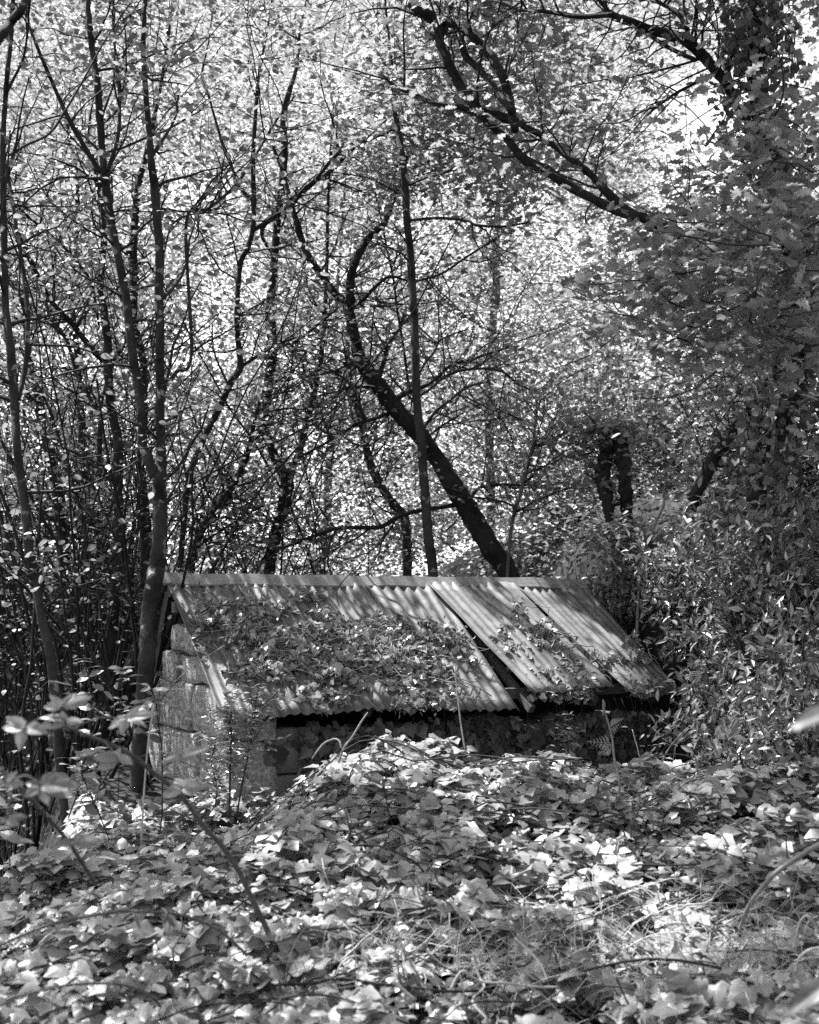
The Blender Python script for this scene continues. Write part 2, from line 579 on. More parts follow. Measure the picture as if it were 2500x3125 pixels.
def sprout(tb, pts, rad, count, L=(0.4, 1.3), r0=0.010, lift=0.05, wild=0.18, sub=2, tmin=0.25, flat=1.0):
    """side twigs along a limb: adds to tubes, returns twig points for leaves"""
    nodes = []
    m = len(pts)
    for _ in range(count):
        i = int(R.uniform(tmin, 1.0) * (m - 1))
        i = min(i, m - 2)
        tg = unit(pts[i + 1] - pts[i])
        sd = unit(np.cross(tg, R.normal(0, 1, 3)))
        sd[1] *= flat
        d = unit(0.55 * tg + sd)
        ln = R.uniform(*L)
        r = min(r0 * R.uniform(0.6, 1.2), rad[i] * 0.7)
        q = curvy(pts[i], d, ln, 6, wild, lift)
        if not thin(q[2:7:2]).all():
            continue
        tb.add(q, np.linspace(r, r * 0.35, len(q)), 4)
        nodes.append(q[2:])
        for _ in range(sub):
            k = R.integers(1, 6)
            d2 = unit(unit(q[k] - q[k - 1]) + R.normal(0, 0.6, 3))
            q2 = curvy(q[k], d2, ln * R.uniform(0.3, 0.65), 4, wild, lift)
            tb.add(q2, np.linspace(r * 0.5, r * 0.2, len(q2)), 3)
            nodes.append(q2[1:])
    return np.concatenate(nodes) if nodes else np.zeros((0, 3))


# sun shafts: gaps in the canopy through which the sun reaches these spots
SHAFTS = []


def shaft(x, y, Y, r):
    SHAFTS.append((P(x, y, Y), r))


def thin(pos, keep=0.0):
    ok = np.ones(len(pos), bool)
    for p0, r in SHAFTS:
        v = pos - p0
        t = v @ SUN
        dist = np.linalg.norm(v - t[:, None] * SUN, axis=1)
        rr = r * (1 + 0.25 * np.sin(7 * v[:, 0] + 3 * v[:, 2]) + 0.2 * np.sin(11 * v[:, 1] - 5 * v[:, 0]))
        ok &= ~((t > 0.9) & (dist < rr) & (R.random(len(pos)) > keep))
    return ok


def clump_leaves(centers, k, rx, rz, size, tone=(0.5, 1.45), jit=0.38, tilt=0.6, keep=None):
    """sprays of leaves that share a lie and a tone within each clump"""
    m = len(centers)
    pos = clump_points(centers, k, rx, rz)
    cn = np.repeat(unit(np.array([0, 0, 1.0]) + R.normal(0, tilt, (m, 3))), k, 0)
    az = np.repeat(R.uniform(0, 6.28, m), k) + R.normal(0, 0.8, m * k)
    tn = np.repeat(R.uniform(*tone, m), k) * R.uniform(0.75, 1.25, m * k)
    sz = np.repeat(R.uniform(0.8, 1.15, m), k) * R.uniform(*size, m * k)
    ok = pos[:, 2] > 0.15
    if keep is not None:
        ok &= keep(pos)
    n = unit(cn + R.normal(0, jit, cn.shape))
    d = unit(np.stack([np.cos(az), np.sin(az), R.normal(-0.2, 0.2, m * k)], 1))
    return leaves(DIAMOND, pos[ok], d[ok], n[ok], sz[ok], R.uniform(0.9, 1.4, ok.sum()), tn[ok])


def clump_points(centers, k, rx, rz):
    c = np.repeat(centers, k, 0)
    g = R.normal(0, 1, (len(c), 3)) * 0.6
    return c + g * np.array([rx, rx, rz])


for a in ((1100, 2310, 6.5, .34), (1300, 2330, 6.5, .34), (1480, 2360, 6.4, .30), (1750, 2390, 6.3, .22), (1950, 2780, 4.9, .30), (1830, 2850, 4.7, .2),
          (2080, 2860, 4.6, .22), (1250, 2480, 6.0, .2), (1080, 2420, 6.2, .2), (1520, 2560, 5.6, .16), (2250, 2700, 5.1, .13), (700, 2720, 5.1, .08), (1750, 2600, 5.5, .12), (2200, 2900, 4.4, .15), (450, 2700, 5.4, .07), (1000, 2900, 4.4, .07), (2230, 1950, 9.7, .50), (2150, 2150, 8.6, .22), (2350, 1850, 8.4, .2), (870, 2760, 4.9, .09), (2050, 2960, 4.2, .22), (1250, 3020, 4.0, .14), (1380, 2990, 4.1, .10),
          (1120, 2640, 5.4, .08), (1600, 2700, 5.1, .13), (2020, 1300, 13.5, .7), (1880, 1080, 14.0, .7), (1760, 1450, 14.5, .7), (2200, 1180, 11.0, .4), (2250, 1400, 12.5, .5), (1500, 1500, 15.0, .8), (1700, 1250, 15, .7),
          (900, 1500, 15, .8), (1120, 1550, 15, .7)):
    shaft(*a)

# ------------------------------------------------------------------ ground
def build_ground():
    xs = np.concatenate([[-400, -150, -60, -30], np.arange(-16, 16.01, 0.16), [30, 60, 150, 400]])
    ys = np.concatenate([[-200, -60, -20, -8], np.arange(-2, 30.01, 0.16), [34, 40, 60, 120, 400, 900]])
    X, Y = np.meshgrid(xs, ys)
    Z = terrain(X, Y)
    far = (np.abs(X) > 17) | (Y > 31) | (Y < -3)
    Z = Z + np.where(far, 0, R.normal(0, 0.012, X.shape))
    V = np.stack([X, Y, Z], -1).reshape(-1, 3)
    nx = len(xs)
    i, j = np.meshgrid(np.arange(len(ys) - 1), np.arange(nx - 1), indexing='ij')
    a = (i * nx + j).ravel()
    F = np.stack([a, a + 1, a + nx + 1, a + nx], -1)
    o = obj('ground', mesh('ground', V, F, M_SOIL, True))
    o['kind'] = 'structure'
    o['label'] = 'dark forest floor, ravine and steep bank around the hut'


build_ground()

# ------------------------------------------------------------------ stone hut
TH, AL, SLOPE, RIDGE = math.radians(28.5), math.radians(35), 1.70, 3.91
O = P(505, 1762, 9.2)
E1 = np.array([math.cos(TH), math.sin(TH), 0])
E2 = np.array([math.sin(TH), -math.cos(TH), 0])
UPZ = np.array([0, 0, 1.0])
DN = E2 * math.cos(AL) - UPZ * math.sin(AL)
RN = E2 * math.sin(AL) + UPZ * math.cos(AL)
CAMP = np.array([0, 0, CZ])


def roof_uv(x, y):
    d = P(x, y, 5.0) - CAMP
    t = np.dot(O - CAMP, RN) / np.dot(d, RN)
    q = CAMP + d * t - O
    return float(np.dot(q, E1)), float(np.dot(q, DN))


def roof_pt(u, v, h=0.0):
    u, v, h = np.asarray(u, float), np.asarray(v, float), np.asarray(h, float)
    return O + u[..., None] * E1 + v[..., None] * DN + h[..., None] * RN


for x_, y_, r_ in ((1400, 1830, .17), (1450, 1900, .20), (1510, 1990, .20), (1590, 2080, .18), (1640, 1830, .13), (1680, 1880, .20), (1740, 1950, .22), (1800, 2010, .20), (1880, 2050, .16), (1720, 1810, .10), (1830, 1920, .09), (1920, 2000, .14),
                   (1150, 1800, .07), (1190, 1840, .07), (790, 1800, .07), (820, 1850, .05), (660, 2110, .13), (760, 2130, .10), (860, 2140, .07), (1000, 1985, .10), (1180, 2010, .08), (1330, 2060, .07), (600, 1960, .06), (1020, 1768, .12), (1640, 1778, .10), (1650, 2060, .14)):
    SHAFTS.append((roof_pt(*roof_uv(x_, y_)), r_))
hut_base = O + E1 * 1.9
hut_base = np.array([hut_base[0], hut_base[1], 0.0])
HUT = thing('stone_hut', 'small granite hut under a rusty corrugated metal roof overgrown with ivy', 'hut', hut_base)


ROOF = bpy.data.objects.new('roof', None)
ROOF.location = HUT.location
link(ROOF, HUT)


def sheet(name, tl, tr, br, bl, waves, amp, mat, lift=(0, 0, 0, 0), flat_r=0.0, h0=0.0, curl_l=0.0, ragged=0.01, label=None, rear=False):
    """a corrugated sheet between four roof corners (u, v)"""
    nu, nv = int(waves * 8) + 1, 13
    s = np.linspace(0, 1, nu)[None, :]
    t = np.linspace(0, 1, nv)[:, None]
    cs = [np.array(c, float) for c in (tl, tr, br, bl)]
    U = (cs[0][0] * (1 - s) + cs[1][0] * s) * (1 - t) + (cs[3][0] * (1 - s) + cs[2][0] * s) * t
    Vv = (cs[0][1] * (1 - s) + cs[1][1] * s) * (1 - t) + (cs[3][1] * (1 - s) + cs[2][1] * s) * t
    hh = (lift[0] * (1 - s) + lift[1] * s) * (1 - t) + (lift[3] * (1 - s) + lift[2] * s) * t
    a = amp * np.ones_like(U)
    if flat_r:
        a = a * (1 - 0.85 * sstep(1 - flat_r, 1 - flat_r * 0.6, s))
    h = h0 + hh + a * np.cos(2 * math.pi * waves * s + 0 * t)
    h = h + curl_l * (1 - sstep(0.0, 0.16, s)) * t ** 1.5 + 0.006 * np.sin(5 * t + 9 * s) + 0.003 * np.sin(17 * s + 3 * t * 4)
    dent = np.array([[mnoise.noise(Vector((float(U[i_, j_]) * 3.0, float(Vv[i_, j_]) * 2.5, 5.0 + h0 * 99))) for j_ in range(nu)] for i_ in range(nv)])
    h = h + 0.010 * dent * (0.4 + t)
    Vv = Vv + np.where(t == 1, ragged * (R.normal(0, 0.35, U.shape) + np.sin(6 * s)), 0)
    if rear:
        dn = -E2 * math.cos(AL) - UPZ * math.sin(AL)
        rn = -E2 * math.sin(AL) + UPZ * math.cos(AL)
        pts = O + U[..., None] * E1 + Vv[..., None] * dn + h[..., None] * rn
    else:
        pts = roof_pt(U, Vv, h)
    i, j = np.meshgrid(np.arange(nv - 1), np.arange(nu - 1), indexing='ij')
    q = (i * nu + j).ravel()
    F = np.stack([q, q + nu, q + nu + 1, q + 1], -1)
    co = np.stack([U, Vv, np.full_like(U, R.uniform(0, 9))], -1).reshape(-1, 3)
    o = obj(name, mesh(name, pts.reshape(-1, 3), F, mat, True, None, co), ROOF)
    sm = o.modifiers.new('thick', 'SOLIDIFY')
    sm.thickness = 0.0016
    if label:
        o['label'] = label
    return o


uD = roof_uv(1290, 1790)[0]
widths = np.linspace(-0.02, uD, 5)
for k in range(4):
    a, b = widths[k], widths[k + 1] + 0.03
    tr_, br_ = (b, 0.03), (b + 0.01 * k, SLOPE + [0.0, -0.03, -0.01, 0.01][k])
    if k == 3:
        tr_, br_ = roof_uv(1345, 1788), roof_uv(1586, 2174)
    sheet('corrugated_sheet', (a, 0.03), tr_, br_, (a, SLOPE + [0.02, 0.0, -0.03, 0.0][k]), 7.5, 0.0105,
          [M_ROOF_A, M_ROOF_A, M_ROOF_B, M_ROOF_A][k], h0=0.012 + 0.003 * (k % 2))
cE = [roof_uv(*c) for c in ((1298, 1788), (1562, 1788), (1868, 2118), (1610, 2140))]
sheet('corrugated_sheet', *cE, 10, 0.0085, M_ROOF_B, lift=(0.0, 0.01, 0.035, 0.045), flat_r=0.2, h0=0.03, curl_l=0.02, ragged=0.02, label='pale sheet lifted along its edge beside the black gap')
cF = [roof_uv(*c) for c in ((1568, 1790), (1776, 1790), (2075, 2118), (1926, 2146))]
sheet('corrugated_sheet', *cF, 9, 0.0085, M_ROOF_B, lift=(0.0, 0.0, 0.0, 0.015), h0=0.018, curl_l=0.045, label='sheet with a curled edge at the end of the roof')
for k in range(5):
    a = -0.02 + k * 0.8
    sheet('corrugated_sheet', (a, 0.03), (min(a + 0.83, RIDGE), 0.03), (min(a + 0.83, RIDGE), SLOPE), (a, SLOPE), 9, 0.009, M_ROOF_A, h0=0.012 + 0.003 * (k % 2), rear=True)


def ridge_cap(u0, u1, skew, hh):
    n = 24
    us = np.linspace(u0, u1, n)
    prof = [(-0.13, 0.018), (-0.012, 0.045), (0.012, 0.045), (0.118, 0.020), (0.122, 0.006)]
    V, co = [], []
    for i, u in enumerate(us):
        for k, (v, h) in enumerate(prof):
            wv = 0.004 * math.sin(9 * u + k) + skew * (i / n - 0.5) * 0.02
            if v >= 0:
                p = O + u * E1 + (v + (0.006 * math.sin(6 * u) if k > 2 else 0)) * DN + (h + hh + wv) * RN
            else:
                dn = -E2 * math.cos(AL) - UPZ * math.sin(AL)
                rn = -E2 * math.sin(AL) + UPZ * math.cos(AL)
                p = O + u * E1 - v * dn + (h + hh + wv) * rn
            V.append(p)
            co.append((v * 4, u * 0.5, 3.0))
    m = len(prof)
    F = [(i * m + k, (i + 1) * m + k, (i + 1) * m + k + 1, i * m + k + 1) for i in range(n - 1) for k in range(m - 1)]
    o = obj('ridge_cap', mesh('ridge_cap', V, F, M_RIDGE, False, None, co), ROOF)
    s_ = o.modifiers.new('thick', 'SOLIDIFY')
    s_.thickness = 0.0015
    return o


ridge_cap(-0.06, 1.96, 0, 0.004)
ridge_cap(1.90, 3.40, 0.6, 0.009)
ridge_cap(3.34, RIDGE + 0.04, -0.6, 0.004)


def box(name, p0, p1, w, h, mat, parent, up=UPZ, tip=0.0):
    d = unit(p1 - p0)
    s = unit(np.cross(d, up))
    b = np.cross(s, d)
    V = []
    for q in np.linspace(0, 1, 6):
        c = p0 + (p1 - p0) * q
        c = c + b * 0.006 * math.sin(7 * q)
        for a1, a2 in ((-1, -1), (-.86, -1), (.86, -1), (1, -1), (1, 1), (.86, 1), (-.86, 1), (-1, 1)):
            V.append(c + s * a1 * w / 2 + b * a2 * h / 2)
    F = [(i * 8 + k, i * 8 + (k + 1) % 8, (i + 1) * 8 + (k + 1) % 8, (i + 1) * 8 + k) for i in range(5) for k in range(8)]
    F += [(0, 3, 4, 7), (40, 47, 44, 43)]
    me = mesh(name, V, F, mat)
    return obj(name, me, parent)


# timber: rear barge rafter, purlin ends, rafter showing in the gap
o = box('rafter', P(517, 1800, 9.28), P(466, 2085, 9.95), 0.035, 0.075, M_WOOD, ROOF, up=np.array([0, -1, 0.2]))
o['label'] = 'pale sawn board closing the gable beside the mossy trunk'
box('purlin', O + 0.0 * E1 + 0.30 * DN - 0.07 * RN, O + 3.8 * E1 + 0.30 * DN - 0.07 * RN, 0.08, 0.08, M_WOOD, ROOF)
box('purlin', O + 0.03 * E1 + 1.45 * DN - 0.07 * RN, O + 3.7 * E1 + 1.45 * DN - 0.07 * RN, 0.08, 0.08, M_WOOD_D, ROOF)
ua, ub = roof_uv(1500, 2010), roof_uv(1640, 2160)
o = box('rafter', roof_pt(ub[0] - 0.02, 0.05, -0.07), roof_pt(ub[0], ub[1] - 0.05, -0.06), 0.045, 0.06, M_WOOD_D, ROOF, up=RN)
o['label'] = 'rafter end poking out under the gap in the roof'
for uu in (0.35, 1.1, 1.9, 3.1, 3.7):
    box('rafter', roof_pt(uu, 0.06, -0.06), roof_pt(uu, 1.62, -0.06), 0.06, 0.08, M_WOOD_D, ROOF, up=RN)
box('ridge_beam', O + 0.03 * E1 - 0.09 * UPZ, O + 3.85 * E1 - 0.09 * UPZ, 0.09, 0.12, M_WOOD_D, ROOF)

# stones
CUBE_N = 7
_g = np.array([-1, -0.93, -0.5, 0.0, 0.5, 0.93, 1.0])


def cube_grid():
    V, F, idx = [], [], {}

    def vid(p):
        k = tuple(np.round(p, 5))
        if k not in idx:
            idx[k] = len(V)
            V.append(p)
        return idx[k]
    for ax in range(3):
        for sgn in (-1, 1):
            o1, o2 = [(1, 2), (2, 0), (0, 1)][ax]
            for i in range(CUBE_N - 1):
                for j in range(CUBE_N - 1):
                    q = []
                    for di, dj in ((0, 0), (1, 0), (1, 1), (0, 1)):
                        p = np.zeros(3)
                        p[ax], p[o1], p[o2] = sgn, _g[i + di], _g[j + dj]
                        q.append(vid(p))
                    F.append(q if sgn > 0 else q[::-1])
    return np.array(V), np.array(F)


CV, CF = cube_grid()


def stone(c, a1, a2, size, mat, wall, name='stone', amp=0.03):
    k = 16.0
    q = CV / (np.sum(np.abs(CV) ** k, 1) ** (1 / k))[:, None]
    tilt = R.normal(0, 0.03)
    x, y, z = q[:, 0] * size[0] / 2, q[:, 1] * size[1] / 2, q[:, 2] * size[2] / 2
    x = x * (1 + R.normal(0, 0.05) * q[:, 2] + R.normal(0, .04) * q[:, 1])
    z = z + tilt * x + 0.02 * R.normal() * np.sin(3 * q[:, 0])
    a3 = UPZ
    V = c + x[:, None] * a1 + y[:, None] * a2 + z[:, None] * a3
    nr = unit(q[:, 0:1] * a1 + q[:, 1:2] * a2 + q[:, 2:3] * a3)
    sh = R.uniform(0, 50)
    dsp = np.array([mnoise.noise(Vector(v * 5.0 + sh)) for v in V])
    V = V + nr * (dsp * amp)[:, None]
    ov = np.clip((V - O) @ RN + 0.055, 0, None)
    V = V - ov[:, None] * RN
    ov = np.clip((V - O) @ (UPZ * math.cos(AL) - E2 * math.sin(AL)) + 0.055, 0, None)
    V = V - ov[:, None] * (UPZ * math.cos(AL) - E2 * math.sin(AL))
    return obj(name, mesh(name, V, CF, mat, True), wall)


ZR = O[2]
OVER = 0.06      # gable wall set back from the roof edge
RUN = SLOPE * math.cos(AL) - 0.16
WF = RUN - 0.02
# wall core behind the blocks, leaving the void under the ridge
def core(name, u0, u1, w0, w1, z0, z1, mat):
    V = []
    for z in (z0, z1):
        for u, w in ((u0, w0), (u1, w0), (u1, w1), (u0, w1)):
            p = O + E1 * u + E2 * w
            V.append((p[0], p[1], z))
    F = [(0, 3, 2, 1), (4, 5, 6, 7), (0, 1, 5, 4), (1, 2, 6, 5), (2, 3, 7, 6), (3, 0, 4, 7)]
    return obj(name, mesh(name, V, F, mat), HUT)


FRONT = core('front_wall', 0.16, 3.78, WF - 0.28, WF - 0.05, -1.0, 0.60, M_MORTAR)
GABLE = core('gable_wall', 0.14, 0.36, -1.05, WF - 0.29, -1.0, 0.88, M_MORTAR)
core('rear_wall', 0.16, 3.78, -1.15, -0.92, -1.0, 0.62, M_MORTAR)
core('end_wall', 3.55, 3.79, -0.91, WF - 0.29, -1.0, 0.86, M_MORTAR)

rows = [(1.13, 1.33, 0.03), (0.91, 1.13, -0.2), (0.56, 0.91, -0.7), (0.16, 0.56, -1.1), (-0.18, 0.16, -1.1), (-0.55, -0.18, -1.1), (-1.0, -0.55, -1.1)]
for z0, z1, wmin in rows:
    wmax = min(RUN, (ZR - 0.13 - (z0 * 0.8 + z1 * 0.2)) / math.tan(AL))
    w = wmax
    first = True
    while w > wmin + 0.12:
        ln = min(R.uniform(0.55, 0.85), w - wmin)
        if w - ln - wmin < 0.2:
            ln = w - wmin
        c = O + E1 * (OVER + 0.17 + R.normal(0, 0.012)) + E2 * (w - ln / 2)
        c = np.array([c[0], c[1], (z0 + z1) / 2])
        top = z1 - z0
        outer = ZR - 0.10 - math.tan(AL) * w
        stone(c, E2, E1, (ln - 0.006, 0.36, top - 0.004), M_STONE, GABLE)
        first = False
        w -= ln
# front wall, blocks and a patch of render
for z0, z1 in ((0.30, 0.62), (-0.05, 0.30), (-0.45, -0.05)):
    u = 0.36
    while u < 3.75:
        ln = min(R.uniform(0.4, 0.8), 3.85 - u)
        c = O + E1 * (u + ln / 2) + E2 * (WF - 0.16 + R.normal(0, 0.012))
        c = np.array([c[0], c[1], (z0 + z1) / 2])
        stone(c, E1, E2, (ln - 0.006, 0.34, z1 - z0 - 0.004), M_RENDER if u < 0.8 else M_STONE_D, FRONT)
        u += ln
# ------------------------------------------------------------------ ivy lying on the roof
def roof_mat_ivy(name, label, blobs, dens, seed_stems):
    us = []
    tot = sum(b[2] * b[3] for b in blobs)
    for cx, cy, rx, ry in blobs:
        k = int(dens * rx * ry / 1000)
        a, r_ = R.uniform(0, 2 * math.pi, k), np.sqrt(R.random(k)) * (1 + R.normal(0, 0.15, k))
        for q in range(k):
            u, v = roof_uv(cx + rx * r_[q] * math.cos(a[q]), cy + ry * r_[q] * math.sin(a[q]))
            if -0.03 < u < RIDGE - 0.02 and 0.05 < v < SLOPE + 0.06:
                us.append((u, v))
    us = np.array(us)
    clod = np.array([mnoise.noise(Vector((u * 5, v * 7, 3.3))) for u, v in us])
    us, clod = us[clod > -0.28], clod[clod > -0.28]
    base = O + E1 * us[:, 0].mean() + DN * us[:, 1].mean()
    t = thing(name, label, 'ivy', base, 'ivy mats on the roof')
    k = len(us)
    h = 0.02 + (0.03 + 0.05 * np.clip(clod + 0.2, 0, 1)) * R.random(k)
    p = roof_pt(us[:, 0], us[:, 1], h)
    kind = R.random(k)
    parts, dry = [], []
    big = []
    for i, T in enumerate(IVYS):
        m = (kind > i * 0.11) & (kind <= i * 0.11 + 0.11)
        kk = m.sum()
        d = unit(R.normal(0, 1, (kk, 3)) + 0.5 * DN)
        n = unit(RN * 1.0 + R.normal(0, 0.8, (kk, 3)))
        s = R.uniform(0.03, 0.062, kk)
        pp = p[m]
        order = np.argsort(-s)[:14]
        for q in order:
            big.append((T, pp[q] + RN * 0.015, d[q], n[q], s[q] * 1.15))
        rest = np.setdiff1d(np.arange(kk), order)
        parts.append(leaves(T, pp[rest], d[rest], n[rest], s[rest], 1.0, R.uniform(0.5, 1.7, len(rest))))
    m = kind > 0.33
    kk = m.sum()
    d = unit(R.normal(0, 1, (kk, 3)) - 0.3 * RN)
    n = unit(RN + R.normal(0, 0.9, (kk, 3)))
    dry.append(leaves(CHIP, p[m] - RN * 0.008, d, n, R.uniform(0.018, 0.05, kk), R.uniform(0.4, 1.0, kk), R.uniform(0.1, 0.95, kk)))
    leaf_obj('leaf_mass', parts, L_IVY, t, co=True)
    leaf_obj('dry_litter', dry, L_DRY, t)
    for T, q, d, n, s in big:
        V, F, tn, L = leaves(T, np.zeros((1, 3)), d[None], n[None], s, 1.0, R.uniform(0.8, 1.7, 1))
        o = obj('leaf', mesh('leaf', V, F, L_IVY, True, tn, L))
        o.location = q
        o.parent = t
        o.matrix_parent_inverse = Matrix.Translation(-Vector(t.location))
    tb = Tubes()
    for _ in range(seed_stems):
        q = us[R.integers(k - 1) if k > 1 else 0] if False else us[R.integers(len(us))]
        a = R.normal(0, 0.7)
        ln, pts = R.uniform(0.2, 0.6), []
        for s in np.linspace(0, 1, 7):
            pts.append((q[0] + ln * s * math.cos(a) + 0.03 * math.sin(6 * s + a * 5), q[1] + ln * s * math.sin(a) * 0.6 + 0.02 * math.sin(9 * s), 0.035 + 0.03 * math.sin(3 * s)))
        pts = np.array(pts)
        pts[:, 0] = np.clip(pts[:, 0], -0.02, RIDGE)
        pts[:, 1] = np.clip(pts[:, 1], 0.05, SLOPE + 0.04)
        tb.add(roof_pt(pts[:, 0], pts[:, 1], pts[:, 2]), R.uniform(0.002, 0.0045), 4)
    tb.build('stems', M_TWIG_P, t, 'stuff')
    return t


roof_mat_ivy('roof_ivy', 'broad ragged mat of ivy and dead leaves across the wide end of the roof',
             [(690, 1880, 110, 45), (820, 1930, 170, 75), (1000, 1955, 190, 80), (1160, 1965, 170, 80), (930, 2040, 170, 60), (1120, 2055, 180, 65), (1260, 2060, 150, 75),
              (1290, 1950, 120, 45), (760, 2062, 85, 26), (985, 2145, 75, 35), (1265, 2145, 110, 40), (1360, 2020, 80, 50), (615, 1930, 30, 70), (1210, 2110, 60, 60), (600, 1810, 20, 12), (940, 1830, 60, 14)], 105, 90)
roof_mat_ivy('roof_ivy', 'oblong clump of ivy heaped on the lifted pale sheet',
             [(1565, 1895, 36, 45), (1600, 1960, 95, 60), (1665, 2040, 95, 60), (1750, 2105, 75, 50), (1690, 2090, 90, 50)], 230, 26)
roof_mat_ivy('roof_ivy', 'small straggle of ivy near the lower corner of the end sheet',
             [(1850, 2025, 60, 12), (1945, 2012, 40, 18), (1960, 2110, 50, 26)], 150, 10)

# ivy hanging on the front wall
def wall_ivy():
    base = O + E1 * 2.0 + E2 * (WF + 0.03)
    t = thing('wall_ivy', 'dark ivy clinging to the shaded front wall under the eaves', 'ivy', (base[0], base[1], 0.1))
    k = 2600
    u = R.uniform(0.6, 3.9, k)
    z = R.uniform(-0.1, 0.66, k) - 0.05 * R.random(k)
    keep = np.array([mnoise.noise(Vector((a * 2.2, b * 3.0, 1.0))) > -0.12 - 0.2 * (a > 1.5) for a, b in zip(u, z)])
    u, z = u[keep], z[keep]
    k = len(u)
    p = O + u[:, None] * E1 + (WF + 0.035 + 0.05 * R.random(k))[:, None] * E2
    p[:, 2] = z
    d = unit(np.array([0, 0, -1.0]) + R.normal(0, 0.55, (k, 3)))
    n = unit(E2 + np.array([0, 0, 0.3]) + R.normal(0, 0.45, (k, 3)))
    ki = R.integers(0, 3, k)
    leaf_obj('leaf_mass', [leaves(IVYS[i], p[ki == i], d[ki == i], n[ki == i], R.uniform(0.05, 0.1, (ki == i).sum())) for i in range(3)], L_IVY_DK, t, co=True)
    tb = Tubes()
    for _ in range(28):
        u0 = R.uniform(0.8, 3.8)
        q = O + u0 * E1 + (WF + 0.05) * E2
        pts = np.array([(q[0] + 0.03 * math.sin(5 * s), q[1], 0.75 - 0.75 * s) for s in np.linspace(0, 1, 7)]) + R.normal(0, 0.012, (7, 3))
        tb.add(pts, 0.0035, 4)
    tb.build('stems', M_TWIG, t, 'stuff')


wall_ivy()

